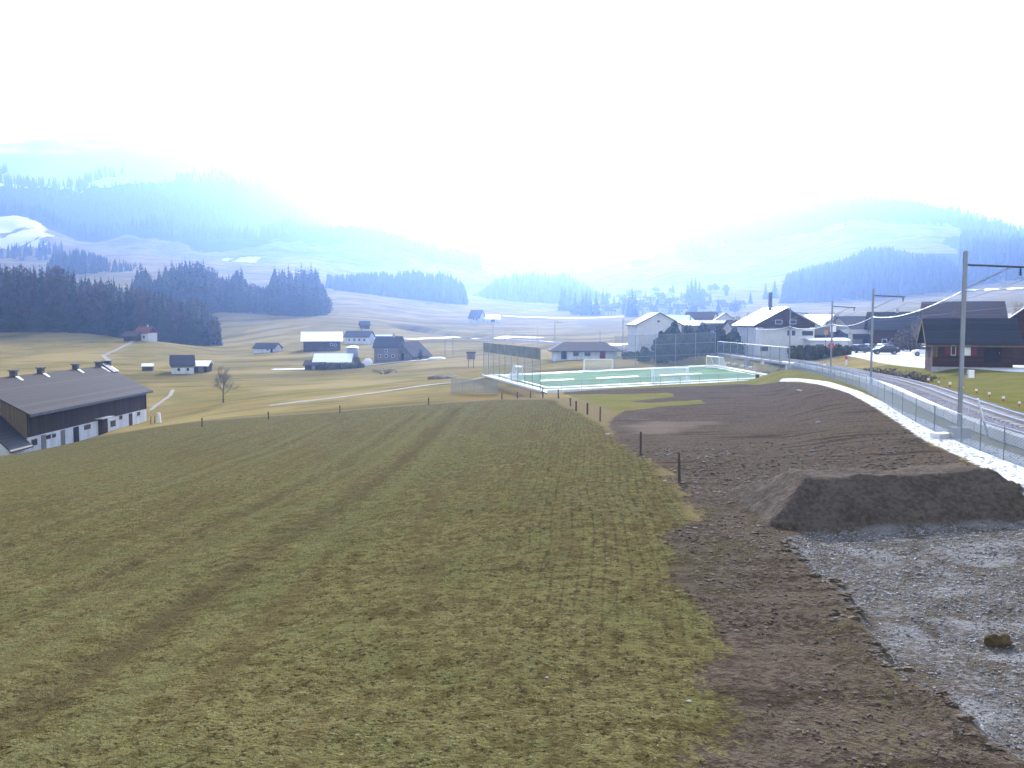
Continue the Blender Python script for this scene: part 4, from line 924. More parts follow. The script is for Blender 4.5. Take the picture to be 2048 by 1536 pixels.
o = MB().tube((0, 0, 0), (-.55, 0, 1.75), .045, .045, 6).build('stay_rod', M['wire']); o.location = (MAST[1][0] + 1.0, MAST[1][1] - .6, h1(MAST[1][0] + 1.0, MAST[1][1] - .6)); tag(o, 'slanting pale stay rod at the foot of the nearest overhead line mast', 'stay rod')
o = MB().box(-.45, .45, -.25, .25, -.2, .22).build('cable_cover', M['concrete_white']); o.location = (MAST[1][0] - .9, MAST[1][1] - .3, h1(MAST[1][0] - .9, MAST[1][1] - .3)); o.rotation_euler = (0, 0, .4); tag(o, 'flat pale concrete cover lying by the nearest overhead line mast', 'cover slab')
def sag(a, b, s, n=14): return [Vector(a).lerp(Vector(b), k / n) - Vector((0, 0, s * 4 * (k / n) * (1 - k / n))) for k in range(n + 1)]
m = MB(); hh = [7.1, 6.35, 5.75, 5.6, 5.5, 5.5]
for i in range(5):
    a = (MAST[i][0], MAST[i][1], RZ[i] + hh[i]); b = (MAST[i + 1][0], MAST[i + 1][1], RZ[i + 1] + hh[i + 1]); m.path(sag(a, b, .45)[0:], .024 if i < 2 else .018, 6)
o = m.build('overhead_cable', M['wire'], smooth=True); tag(o, 'bright thick cable sagging from mast to mast along the railway', 'cable')
m = MB(); AR = [Vector((q[0], q[1], z + 6.9)) for q, z in zip(MAST[:9], RZ[:9])]; AR = offset_line(AR, 2.6)
for a, b in zip(AR[:-1], AR[1:]): m.path(sag(a, b, .5), .012, 4); m.path([a - Vector((0, 0, 1.2)), b - Vector((0, 0, 1.2))], .010, 4)
o = m.build('contact_wire', M['steel_dark']); tag(o, 'thin dark contact wire hanging over the railway track', 'wire')
# stakes on the far side of the track
SA = offset_line(RL, 7.3); acc = 0; k = 0; stk = None; last = None
for i, p in enumerate(SA):
    if p.y < 47 or p.y > 104: continue
    if last is not None and (p - last).length < 3.4: continue
    last = p; loc = (p.x, p.y, h1(p.x, p.y))
    if stk is None:
        stk = thing('marker_stake', loc, 0, 'short red and white marker stake on the bank beyond the railway', 'stake', 'red and white marker stakes beyond the railway')
        stk.scale = (.7, .7, .7)
        MB().box(-.07, .07, -.05, .05, -.2, .28).build('foot', M['red'], stk); MB().box(-.11, .11, -.08, .08, .285, .52).build('cap', M['white_paint'], stk)
    else: dup(stk, loc, rz=random.uniform(-.3, .3), scale=random.uniform(.55, .85))
# fence posts of the meadow
posts = [(1359,966,1.05,'fence post where the bare soil meets the grass, largest and nearest of the row'),(1281,912,1.0,'second largest fence post of the row along the bare soil'),
 (1200,843,.95,'slightly thick fence post where the post row bends along the soil'),(1175,829,.85,'fence post just behind the bend of the row'),(1152,822,.8,'fence post standing left of the two thicker ones at the bend'),
 (1141,812,.7,'small pale fence post half hidden in the straw strip'),(1117,797,1.0,'dark fence post just right of the near corner of the pitch kerb'),(1086,796,1.15,'dark fence post at the near left corner of the pitch kerb'),
 (1061,796,.8,'slim fence post left of the pitch corner'),(1035,797,.8,'slim fence post second left of the pitch corner'),(1004,799,.8,'slim fence post third left of the pitch corner'),
 (857,810,.9,'fence post on the meadow rim below the bright lane'),(680,826,.9,'fence post on the meadow rim in the middle of the left half'),(537,839,.9,'fence post on the meadow rim right of the lone bare tree'),
 (404,854,1.0,'fence post on the meadow rim right of the long barn')]
for px, py, h, lb in posts:
    x, y = gp(px, py); r_ = .05 * (1 if y < 60 else 1.5); lean = random.uniform(-.04, .04)
    b = MB().tube((0, 0, -.3), (lean * h, 0, h), r_, r_ * .85, 8); o = b.build('fence_post', M['rust_post']); o.location = (x, y, h1(x, y)); tag(o, lb, 'fence post', 'wooden posts along the meadow fence')
# thin poles in the plain
for k, (px, py, d, h, lb) in enumerate(((890, 712, 270, 5.5, 'thin pole right of the shingled farm'), (906, 712, 272, 5.5, 'second thin pole right of the shingled farm'), (982, 700, 280, 5.5, 'thin pole above the left edge of the dark windscreen'),
      (1010, 700, 285, 6.4, 'thin pole rising behind the middle of the dark windscreen'), (1026, 700, 290, 6.5, 'thin pole right of the one behind the windscreen'), (1075, 700, 290, 7.2, 'thin pole behind the right end of the dark windscreen'),
      (1133, 695, 250, 5.2, 'thin pole above the low pavilion'), (1200, 695, 255, 5.0, 'thin pole left of the white gabled house'))):
    o = MB().tube((0, 0, -.4), (0, 0, h), .09, .06, 6).build('pole', M['steel']); o.location = at(px, d, py); tag(o, lb, 'pole', 'thin poles in the plain')
# ---- ribbons: lanes
def lane(name, pts, w, m='gravel_lane', up=.06): return tag(ribbon(name, pxline(pts), w, M[m], up, 3, 1.0, edge=.06), kind='structure')
lane('lane', [(540,812),(640,800),(760,785),(880,768),(960,757),(1010,750)], 1.9)
lane('lane', [(1000,800),(900,812),(700,830)], .01) if False else None
lane('farm_road', [(545,739),(620,738),(700,736),(745,730),(800,724),(850,720),(890,716)], 2.6, 'asphalt_pale', .09)
lane('footpath', [(285,677),(262,686),(235,699),(206,711),(213,718),(222,723),(208,731),(190,741)], 1.5)
lane('footpath', [(346,780),(340,792),(320,806),(300,822)], .8)
lane('far_road', [(820,680),(900,676),(1000,677),(1080,677)], 7, 'asphalt_pale', .3)
lane('far_road', [(1185,692),(1225,690),(1262,691)], 9, 'asphalt_pale', .3)
lane('far_road', [(1010,633),(1100,637),(1180,637),(1250,634)], 7, 'asphalt_pale', .5)
lane('street', [(1640,722),(1590,722),(1530,724),(1480,727)], 2.2, 'gravel_lane', .3) if False else None
# ---- cars
def car(loc, rz, col, label, kind='car', sc_=1.0):
    r = thing('parked_car', loc, rz, label, 'car', 'cars parked on the pale ground'); r.scale = (sc_,) * 3
    paint = mat('car_paint', col, .3, .6, .1, var=.05)
    b = MB(); prof = [(-2.1, .35), (-2.15, .75), (-1.95, .95), (-1.1, 1.02), (1.0, 1.0), (1.9, .85), (2.12, .65), (2.1, .32), (1.7, .28), (-1.7, .28)]
    n = len(prof)
    for y, kx in ((-.86, .985), (-.80, 1.0), (.80, 1.0), (.86, .985)): b.v += [(x * kx, y, z) for x, z in prof]
    for q in range(3): b.f += [(q * n + i, q * n + (i + 1) % n, (q + 1) * n + (i + 1) % n, (q + 1) * n + i) for i in range(n)]
    b.f += [tuple(range(n))[::-1], tuple(range(3 * n, 4 * n))]; b.build('body', paint, r)
    g = MB(); lo_ = [(-1.75, .74), (1.05, .74), (1.05, -.74), (-1.75, -.74)]; hi_ = [(-1.35, .60), (.35, .60), (.35, -.60), (-1.35, -.60)]
    g.add([(x, y, 1.0) for x, y in lo_] + [(x, y, 1.42) for x, y in hi_], [(0, 4, 5, 1), (1, 5, 6, 2), (2, 6, 7, 3), (3, 7, 4, 0)]); g.build('windows', mat('car_glass', (.04, .05, .06), .06, .9, 0, var=.1), r)
    MB().add([(x * 1.02, y * 1.02, 1.415) for x, y in hi_] + [(x * .9 - .05, y * .92, 1.48) for x, y in hi_], [(4, 5, 6, 7)[::-1], (0, 4, 5, 1), (1, 5, 6, 2), (2, 6, 7, 3), (3, 7, 4, 0)]).build('roof', paint, r)
    for x in (-1.3, 1.32):
        for y in (-.84, .84):
            w_ = MB().tube((x, y - .1, .33), (x, y + .1, .33), .33, .33, 16).build('wheel', M['tyre'], r); MB().tube((x, y - .115, .33), (x, y + .115, .33), .2, .2, 12).build('rim', M['steel'], w_)
    for y in (-.6, .6): MB().box(2.02, 2.13, y - .17, y + .17, .62, .78).build('headlight', M['frame_white'], r)
    return r
car(at(1770, 146, 716), rad(168), (.015, .017, .022), 'black car, the nearest of the parked ones')
car(at(1713, 158, 703), rad(100), (.03, .035, .045), 'dark car parked behind and left of the black one, nose towards the railway')
car(at(1737, 162, 702), rad(95), (.05, .05, .06), 'dark grey car right beside the dark one behind the black car')
car(at(1772, 160, 700), rad(15), (.45, .46, .50), 'silver car half hidden behind the black car')
car(at(1852, 140, 716), rad(160), (.75, .76, .78), 'white car peeping out beside the dark timber cabin')
# signs and poles of the square
def signpost(px, d, py, h, w, hh_, m, label):
    r = thing('sign', at(px, d, py), 0, label, 'sign'); MB().tube((0, 0, -.3), (0, 0, h), .05, .05, 6).build('post', M['steel'], r)
    MB().box(-w / 2, w / 2, -.08, .08, h - hh_, h).build('panel', M[m], r); return r
signpost(1665, 150, 700, 5.2, .95, 1.0, 'white_paint', 'square white sign high above the hedge')
signpost(1651, 152, 700, 4.6, .6, .7, 'orange', 'small ochre sign left of the square white sign')
signpost(1662, 148, 700, 2.4, .8, .8, 'red', 'red sign just above the hedge top')
o = MB().box(-.35, .35, -.2, .2, -.3, 3.9).build('pillar', M['concrete']); o.location = at(1700, 165, 696); tag(o, 'pale upright pillar behind the parked cars', 'pillar')
r = thing('bollard', at(1693, 128, 712), 0, 'red and white bollard at the right end of the hedge', 'bollard'); MB().tube((0, 0, 0), (0, 0, .9), .14, .14).build('post', M['white_paint'], r); MB().tube((0, 0, .9), (0, 0, 1.35), .15, .15).build('head', M['red'], r)
r = thing('yellow_marker', at(1649, 112, 728), 0, 'small round yellow marker on the bank beyond the railway', 'marker'); MB().tube((0, 0, -.2), (0, 0, .45), .05, .05).build('stem', M['steel'], r); MB().blob((0, 0, .62), (.2, .2, .2), 1, 10, 8, 0).build('head', M['cap_yellow'], r, True)
# ---- foliage volumes made of many small leaf faces
def leafcloud(mb, c, r, n, size, seed, flat=.0, shell=.55, up=0.0):
    rnd = random.Random(seed)
    for _ in range(n):
        while True:
            p = Vector((rnd.uniform(-1, 1), rnd.uniform(-1, 1), rnd.uniform(-1, 1)))
            if shell < p.length < 1: break
        q = Vector((c[0] + p.x * r[0], c[1] + p.y * r[1], c[2] + p.z * r[2])); s = size * rnd.uniform(.6, 1.4)
        u = Vector((rnd.gauss(0, 1), rnd.gauss(0, 1), rnd.gauss(0, 1) + up)).normalized(); w_ = u.orthogonal().normalized()
        w_.rotate(__import__('mathutils').Quaternion(u, rnd.uniform(0, 6.28)))
        mb.add([q - u * s, q + w_ * s * .5, q + u * s, q - w_ * s * .5], [(0, 1, 2, 3)])
def evergreen(px, d, py, h, w, seed, label):
    r = thing('evergreen_tree', at(px, d, py), 0, label, 'tree', 'dark evergreens behind the pitch'); mb = MB()
    n = 9
    rnd = random.Random(seed)
    mb.blob((0, 0, h * .48), (w * .32, w * .32, h * .44), seed, 10, 9, .25)
    for k in range(n):
        t = k / (n - 1); rr = w / 2 * (1 - t ** 1.6 * .75) * rnd.uniform(.75, 1.1); leafcloud(mb, (rnd.uniform(-.4, .4), rnd.uniform(-.4, .4), h * (.1 + .82 * t)), (rr, rr, h * .13), 160, .38, seed * 31 + k, shell=.4, up=1.0)
    mb.build('crown', M['evergreen'], r); MB().tube((0, 0, -.3), (0, 0, h * .5), .22, .1, 8).build('trunk', M['bark'], r)
evergreen(1322, 168, 708, 5.6, 4.0, 1, 'dark evergreen right against the white gabled house')
evergreen(1345, 172, 706, 7.2, 5.4, 2, 'tallest dark evergreen right of the white gabled house')
evergreen(1378, 174, 706, 5.8, 5.0, 3, 'dark evergreen second right of the tallest one')
evergreen(1408, 176, 704, 6.2, 5.0, 4, 'dark evergreen before the grey hall')
evergreen(1438, 176, 704, 5.6, 5.0, 5, 'dark evergreen before the right part of the grey hall')
evergreen(1466, 174, 704, 5.0, 4.6, 6, 'low dark evergreen left of the brown and white chalet')
evergreen(1290, 172, 710, 2.6, 2.6, 7, 'small round evergreen before the white gabled house')
def hedge(px0, px1, d, py, h, w, label, m='hedge'):
    a = Vector(at(px0, d, py)); b = Vector(at(px1, d, py)); r = thing('hedge', a, 0, label, 'hedge'); v = b - a; mb = MB(); n = max(3, int(v.length / 1.2)); rnd = random.Random(px0)
    core = MB()
    for k in range(n + 1):
        c = v * (k / n); hh = h * rnd.uniform(.95, 1.04); core.blob((c.x, c.y, hh * .44), (.85, w * .42, hh * .52), k, 8, 6, .12); leafcloud(mb, (c.x, c.y, hh * .5), (.95, w / 2, hh * .52), 110, .22, px0 + k, shell=.6)
    core.v += mb.v; base = len(core.v) - len(mb.v); core.f += [tuple(i + base for i in f) for f in mb.f]; core.build('foliage', M[m], r); return r
hedge(1585, 1693, 150, 708, 2.7, 1.8, 'long clipped dark hedge right of the brown and white chalet')
hedge(642, 722, 236, 735, 1.9, 1.6, 'dark clipped hedge before the low pale roofed house')
hedge(1560, 1640, 168, 694, 1.5, 1.2, 'low dark hedge at the foot of the brown and white chalet')
hedge(1250, 1480, 182, 712, 1.6, 1.4, 'long low dark hedge behind the far side of the pitch')
def bush(px, d, py, rr, h, label, m='brush', n=700, size=.28):
    r = thing('bush', at(px, d, py), 0, label, 'bush'); mb = MB(); rnd = random.Random(px); st = MB()
    for k in range(26):
        a = rnd.uniform(0, 6.28); q = Vector((math.cos(a) * rr * rnd.uniform(.3, .95), math.sin(a) * rr * rnd.uniform(.3, .95), h * rnd.uniform(.6, 1))); st.tube((0, 0, -.2), q, .05, .015, 4, cap=False)
        for _ in range(6):
            t = rnd.uniform(.3, .9); e = q * t; st.tube(e, e + Vector((rnd.gauss(0, .4), rnd.gauss(0, .4), rnd.uniform(.1, .8))) * h * .3, .018, .006, 3, cap=False)
    leafcloud(mb, (0, 0, h * .52), (rr, rr, h * .5), n, size, px, shell=.2, up=.6); mb.build('foliage', M[m], r); st.build('stems', M['bark'], r)
bush(1822, 162, 706, 2.8, 4.6, 'large leafless brown bush before the wide dark roofed house')
bush(1795, 168, 703, 2.0, 2.4, 'lower brown bush left of the large leafless one')
bush(1760, 100, 738, 2.6, .8, 'low scrub on the bank below the parked cars, left clump', 'brush', 170, .14)
bush(1800, 92, 744, 2.6, .8, 'low scrub on the bank below the parked cars, middle clump', 'twigs', 170, .14)
bush(1838, 86, 752, 2.2, .7, 'low reddish scrub on the bank just left of the dark cabin', 'brush', 150, .14)
bush(768, 205, 748, 3.4, 1.2, 'low brown scrub on the slope below the shingled farm', 'twigs', 160, .16)
bush(841, 256, 718, .6, 2.9, 'slim dark shrub at the right of the shingled farm', 'spruce', 200, .3)
bush(714, 240, 733, .9, 2.9, 'dark brown shrub beside the steel silo', 'brush', 250, .3)
bare_tree('bare_tree', at(1662, 230, 670), 9.5, 1.15, 'wide round bare tree behind the white kiosk', seed=9, thick=1.2, trunk_frac=.22)
bare_tree('bare_tree', at(1378, 330, 650), 11, 1.0, 'hazy bare tree above the grey hall, left of its neighbour', seed=11, thick=2.0, trunk_frac=.22)
bare_tree('bare_tree', at(1416, 335, 650), 9.5, 1.1, 'lower hazy bare tree above the grey hall, right of its neighbour', seed=12, thick=2.0, trunk_frac=.22)
bare_tree('bare_tree', at(1905, 150, 690), 8.4, 1.0, 'bare tree rising over the grey brown roof', seed=14, thick=1.3, mt='brush')
bare_tree('bare_tree', at(1845, 145, 690), 6.8, 1.2, 'bare tree between the wide dark roof and the grey brown roof', seed=15, thick=1.2)
bare_tree('bare_tree', at(1872, 138, 692), 6.4, 1.1, 'bare tree left of the grey brown roof', seed=16, thick=1.2, mt='brush')
bare_tree('bare_tree', at(2042, 180, 660), 10, 1.2, 'bare tree before the hazy grey gabled house', seed=17, thick=1.3)
bare_tree('bare_tree', at(3, 160, 730), 6.5, 1.0, 'dark bare tree at the left picture edge above the barn', seed=18, thick=2, mt='brush')
# ------------------------------------------------------------------ woods
def spruce_mesh(h, seed, layers=15, per=9, mtc='spruce'):
    rnd = random.Random(seed); mb = MB(); R = h * .175
    for k in range(layers):
        t = k / (layers - 1); z = h * (.10 + .89 * t); r = R * (1 - t) ** .85 * rnd.uniform(.85, 1.12) + .12
        n = max(4, int(per * (1 - t * .5))); a0 = rnd.uniform(0, 6)
        for i in range(n):
            a = a0 + 2 * PI * i / n + rnd.uniform(-.25, .25); rr = r * rnd.uniform(.7, 1.2); c, s = math.cos(a), math.sin(a); dz = rr * .45 + .2; w_ = rr * .42
            mb.add([(0, 0, z + h * .035), (c * rr * .6 - s * w_, s * rr * .6 + c * w_, z - dz * .55), (c * rr, s * rr, z - dz), (c * rr * .6 + s * w_, s * rr * .6 - c * w_, z - dz * .55)], [(0, 1, 2), (0, 2, 3)])
            mb.add([(c * rr * .3, s * rr * .3, z), (c * rr * .8 - s * w_ * .6, s * rr * .8 + c * w_ * .6, z - dz * 1.3), (c * rr * .8 + s * w_ * .6, s * rr * .8 - c * w_ * .6, z - dz * 1.2)], [(0, 1, 2)])
    mb.add([(-.12, 0, h * .93), (.12, 0, h * .93), (0, 0, h * 1.03)], [(0, 1, 2)])
    return mb.mesh('crown', M[mtc])
def broad_mesh(h, seed):
    rnd = random.Random(seed); mb = MB()
    for k in range(9):
        leafcloud(mb, (rnd.uniform(-1, 1) * h * .1, rnd.uniform(-1, 1) * h * .1, h * rnd.uniform(.35, .85)), (h * .13, h * .13, h * .16), 90, h * .035, seed * 9 + k, shell=.2, up=2)
    return mb.mesh('crown', M['spruce_brown'])
SPR = [(spruce_mesh(20, s), MB().tube((0, 0, -1.5), (0, 0, 17), .28, .05, 6, cap=False).mesh('trunk', M['bark'])) for s in range(6)]
BRD = [(broad_mesh(20, s), MB().tube((0, 0, -1.5), (0, 0, 14), .28, .08, 6, cap=False).mesh('trunk', M['bark_grey'])) for s in range(2)]
def tree(px, d, h, label, group, kind='spruce', wide=1.0):
    cm, tm = random.choice(SPR if kind == 'spruce' else BRD)
    x = az(px) * d; r = thing('spruce_tree' if kind == 'spruce' else 'broadleaf_tree', (x, d, h1(x, d) - .3), random.uniform(0, 6.28), label, 'tree', group); k = h / 20
    r.scale = (k * wide, k * wide, k)
    for nm, me in (('crown', cm), ('trunk', tm)):
        o = bpy.data.objects.new(nm, me); C.objects.link(o); o.parent = r
    return r
def topz(px, d, py): return H + tp(py) * d
def outline(pts, px): return float(np.interp(px, [p[0] for p in pts], [p[1] for p in pts]))
O1 = [(-200,525),(0,530),(60,527),(110,530),(170,548),(230,556),(300,572),(360,585),(410,602),(432,625),(441,650)]
def wood(out, px0, px1, d0, d1, rows, step, label, group, broad=.12, jit=1.0, wide=1.0):
    for r_ in range(rows):
        d = d0 + (d1 - d0) * r_ / max(1, rows - 1); px = px0 + random.uniform(0, step)
        while px < px1:
            dd = d + random.uniform(-2, 2) * jit; top = outline(out, px) + random.choice((-5, 0, 3, 8, 14)) * .8 + (6 if r_ < rows - 2 else 0) + random.uniform(-2, 5)
            x = az(px) * dd; h = topz(px, dd, top) - h1(x, dd)
            if h > 7:
                k = 'broad' if random.random() < broad else 'spruce'
                tree(px, dd, min(h, 33), label if k == 'spruce' else label.replace('spruce', 'brownish leafless tree'), group if k == 'spruce' else group.replace('spruces', 'leafless trees'), k, wide * random.uniform(.85, 1.2))
            px += step * random.uniform(.7, 1.3)
wood(O1, -60, 441, 366, 400, 5, 13, 'spruce in the dark forest above the long barn', 'spruces of the forest above the long barn', wide=1.15)
O2 = [(262,560),(285,522),(315,545),(340,520),(370,514),(402,517),(420,530),(440,548),(462,545),(484,528),(500,560),(520,566),(538,560),(548,532),(575,528),(605,530),(632,530),(648,560),(660,590),(668,612)]
wood(O2, 262, 668, 545, 585, 3, 13, 'spruce in the second forest on the slope behind the white roofed barn', 'spruces of the second forest', .06, wide=1.15)
# the far woods read as masses
def lowtree(mb_v, mb_f, x, y, z, h, rnd, wide=1.0):
    n = 5; R = h * .16 * wide
    for z0, z1, rr in ((.02, .55, 1.0), (.30, .80, .72), (.58, 1.0, .42)):
        a0 = rnd.uniform(0, 6); b = len(mb_v)
        for i in range(n): a = a0 + 2 * PI * i / n; q = rnd.uniform(.75, 1.25); mb_v.append((x + R * rr * q * math.cos(a), y + R * rr * q * math.sin(a), z + h * z0))
        mb_v.append((x, y, z + h * z1))
        for i in range(n): mb_f.append((b + i, b + (i + 1) % n, b + n))
def mass(name, pxr, dr, n, hr, seed, cond=None, wide=1.0, m='spruce', out=None):
    rnd = random.Random(seed); px = np.array([rnd.uniform(*pxr) for _ in range(n)]); d = np.array([rnd.uniform(*dr) for _ in range(n)])
    x = (px - 1024) * CP / F * d; z = hz(x, d); V = []; Fc = []; e = fbm(x / 90, d / 90, 3, seed)
    for i in range(n):
        if cond and not cond(px[i], d[i], z[i], e[i]): continue
        h = rnd.uniform(*hr)
        if out is not None:
            h = min(h, topz(px[i], d[i], outline(out, px[i])) - z[i] + rnd.uniform(-9, 2)); wd = wide * rnd.uniform(.8, 1.7)
            if h < 6: continue
        else: wd = wide
        lowtree(V, Fc, x[i], d[i], z[i] - 1, h, rnd, wd)
    me = bpy.data.meshes.new(name); me.from_pydata(V, [], Fc); me.materials.append(M[m]); o = bpy.data.objects.new(name, me); C.objects.link(o); tag(o, kind='stuff')
O3 = [(660,548),(700,545),(760,540),(790,545),(812,535),(850,538),(880,537),(905,545),(925,560),(936,590)]
mass('distant_forest', (-60, 425), (402, 450), 420, (17, 30), 21, out=[(p, q + 8) for p, q in O1], wide=1.5)
mass('distant_forest', (275, 650), (588, 640), 420, (17, 32), 22, out=[(p, q + 6) for p, q in O2], wide=1.5)
mass('distant_forest', (655, 936), (862, 960), 700, (20, 34), 1, out=O3)
O4 = [(935,595),(960,580),(990,555),(1020,540),(1050,535),(1080,528),(1110,535),(1140,545),(1160,560),(1190,575),(1225,600)]
mass('distant_forest', (936, 1225), (1110, 1330), 800, (22, 42), 2, out=O4)
O5 = [(1560,580),(1570,545),(1620,530),(1680,515),(1730,490),(1780,492),(1830,505),(1880,508),(1912,525),(1925,560),(2100,560)]
mass('distant_forest', (1562, 1925), (900, 1240), 1500, (20, 32), 3, out=O5)
mass('distant_forest', (1915, 2300), (950, 1500), 1400, (20, 30), 4)
O6 = [(90,540),(110,505),(160,495),(230,515),(300,528),(345,550)]
mass('distant_forest', (95, 350), (900, 1080), 500, (18, 40), 5, out=O6)
mass('distant_forest', (525, 960), (1540, 1700), 900, (20, 30), 6)
mass('distant_forest', (1290, 2150), (1650, 2230), 2600, (18, 30), 7, cond=lambda p, d, z, e: d + e * 300 - (p - 1500) * .12 > 1800)
mass('distant_forest', (-300, 1000), (1560, 2560), 6500, (18, 32), 8, cond=lambda p, d, z, e: z < 355 + e * 150 and p + e * 200 < 820)
mass('distant_forest', (-200, 130), (1190, 1300), 150, (14, 24), 9)
# trees and houses of the hillside village
G = 'trees scattered over the hazy village hillside'; GL = 'small hazy spruce scattered over the village hillside'
for px, d, h in [(1206,880,24),(1213,900,22),(1165,760,20),(1172,770,24),(1180,745,20),(1192,750,22),(1150,780,22),(1258,700,20),(1264,705,24),(1270,710,20),(1300,860,14),(1316,880,16),(1330,850,14),(1228,980,14),(1240,1000,14),
                 (1375,900,26),(1382,905,30),(1390,900,30),(1398,905,26),(1404,910,20),(1530,1000,20),(1548,1010,22),(1436,760,14),(1470,780,14),(1345,1100,14),(1290,1000,14),(1362,950,14),(1420,960,13),(1452,1040,14),
                 (1500,920,14),(1248,800,16),(1280,780,16),(1312,760,14),(1340,800,14),(1356,770,12),(1140,900,26),(1130,890,28),(1124,880,26)]:
    tree(px, d, h, GL, G, wide=1.3)
for _ in range(34):
    tree(random.uniform(1150, 1470), random.uniform(700, 1150), random.uniform(7, 13), 'small hazy rounded leafless tree on the village hillside', 'leafless trees of the village hillside', 'broad', 1.9)
vh = building('village_house', at(1330, 880, 600), rad(20), 'small hazy house on the village hillside', 'house', 11, 9, 5, 3.6, 'pale_wall', 'roof_brown', wins=[('front', -2, 2, 1.4, 1.4), ('front', 2, 2, 1.4, 1.4)], group='hazy houses of the village hillside')
for px, d, rz, s in [(1346,900,-20,1),(1362,870,60,1),(1300,940,10,1),(1280,900,-30,.9),(1318,980,30,1.1),(1262,930,75,1),(1240,860,10,.9),(1228,820,-15,1),(1198,840,25,1),(1250,990,-20,.9),(1340,1000,60,.9),(1385,840,10,1),
                     (1410,820,-30,1),(1440,860,15,.9),(1290,820,-10,1.1),(1322,800,35,1),(1270,760,0,1),(1216,750,20,.8),(1360,780,-15,1),(1400,750,50,.9),(1452,790,10,.9),(1310,1080,20,.9),(1275,1060,-30,.9),(1480,830,30,.9)]:
    dup(vh, at(px, d, 600), rz=rad(rz), scale=s)
# lone trees on the far fields
for px, d, h, lb in ((957, 585, 9, 'lone dark tree over the distant dark pointed farmhouse'), (640, 445, 9, 'small spruce left of the large white roofed barn')):
    pass
# ------------------------------------------------------------------ near ground cover
def scatter(nm, n, dr, axr, test, maker, m, seed, attrs=None):
    rg = np.random.default_rng(seed); u = rg.random(n); d = np.sqrt(dr[0] ** 2 + u * (dr[1] ** 2 - dr[0] ** 2)) if not isinstance(dr[0], tuple) else None
    a = rg.uniform(axr[0], axr[1], n); x = a * d; k = test(x, d, rg); x, d = x[k], d[k]; z = hz(x, d)
    V, Fq, nv = maker(x, d, z, rg); o = raw_mesh(nm, V, Fq, m, n=nv, smooth=False); return tag(o, kind='stuff')
def blades(per, h0, h1_, w0, spread, lean):
    def mk(x, y, z, rg):
        N = len(x) * per; X = np.repeat(x, per) + rg.normal(0, spread, N); Y = np.repeat(y, per) + rg.normal(0, spread, N); Z = np.repeat(z, per) - .01
        sc = np.repeat(np.clip(y / 18, .8, 2.4), per); h = rg.uniform(h0, h1_, N) * sc ** .5; w_ = w0 * sc * rg.uniform(.7, 1.4, N); an = rg.uniform(0, 2 * PI, N); lx = rg.normal(0, lean, N) * h; ly = rg.normal(0, lean, N) * h
        c, s = np.cos(an) * w_ / 2, np.sin(an) * w_ / 2
        V = np.stack([np.stack([X - c, Y - s, Z], 1), np.stack([X + c, Y + s, Z], 1), np.stack([X + lx, Y + ly, Z + h], 1)], 1).reshape(-1, 3)
        return V, np.arange(len(V)).reshape(-1, 3), 3
    return mk
def gm(name, a, b, c_):
    k = NT(name); P = k.pos(); n = k.noise(P, 2.5, 4); n2 = k.noise(P, 30, 2); c = k.mix(k.rng(n, .38, .62), a, b); c = k.mix(k.rng(n2, .56, .66), c, c_); b = k.bsdf(c, .8, .1)
    if name == 'grass_blades':
        t = k.n('ShaderNodeBsdfTranslucent'); k.ln(c, t.inputs[0]); mx = k.n('ShaderNodeMixShader'); mx.inputs[0].default_value = .45; k.ln(b.outputs[0], mx.inputs[1]); k.ln(t.outputs[0], mx.inputs[2]); k.ln(mx.outputs[0], k.out.inputs[0])
    return k.m
gmat = gm('grass_blades', (.078, .084, .028), (.118, .112, .042), (.22, .19, .10))
def in_mead(x, y, rg):
    s = sdf(x, y, SOIL); w_ = fbm(x * .35, y * .35, 3, 4) * 2.4; patch = fbm(x * .9, y * .9, 3, 14)
    rows = np.abs(((x - y * .085) / .56) % 1 - .5)
    return (sdf(x, y, MEAD) < 0) & (s + w_ > 0) & (patch > -.12 + rg.uniform(-.2, .2, x.shape)) 
scatter('grass', 75000, (8.5, 48), (-.62, .36), lambda x, y, rg: in_mead(x, y, rg) & (rg.random(x.shape) < np.clip(1.35 - y / 34, 0, 1)), blades(5, .02, .055, .010, .05, .9), gmat, 5)
def in_soil_grass(x, y, rg):
    s = sdf(x, y, SOIL); return (s < 0) & (sdf(x, y, YARD) > .3) & (mound_h(x, y) < .02) & (y < 26) & (fbm(x * .8, y * .8, 3, 9) + fbm(x * 4, y * 4, 2, 10) * .5 > .16)
scatter('grass', 26000, (8.5, 27), (.1, .6), in_soil_grass, blades(5, .02, .055, .010, .05, .9), gmat, 6)
ICO = np.array([(0, 0, -1), (.72, -.52, -.45), (-.28, -.85, -.45), (-.89, 0, -.45), (-.28, .85, -.45), (.72, .52, -.45), (.28, -.85, .45), (-.72, -.52, .45), (-.72, .52, .45), (.28, .85, .45), (.89, 0, .45), (0, 0, 1)])
ICF = np.array([(0,1,2),(1,0,5),(0,2,3),(0,3,4),(0,4,5),(1,5,10),(2,1,6),(3,2,7),(4,3,8),(5,4,9),(1,10,6),(2,6,7),(3,7,8),(4,8,9),(5,9,10),(6,10,11),(7,6,11),(8,7,11),(9,8,11),(10,9,11)])
def rocks(s0, s1, flat=.6, p=3.0):
    def mk(x, y, z, rg):
        N = len(x); s = s0 + (s1 - s0) * rg.random(N) ** p; s = s * np.clip(y / 18, .8, 1.8)
        J = ICO[None] * (1 + rg.uniform(-.28, .28, (N, 12, 1))) * s[:, None, None] * np.array([1, 1, flat]); J = J * rg.uniform(.7, 1.4, (N, 1, 3))
        V = J + np.stack([x, y, z + s * .15], 1)[:, None, :]
        Fq = ICF[None] + (np.arange(N) * 12)[:, None, None]; return V.reshape(-1, 3), Fq.reshape(-1, 3), 3
    return mk
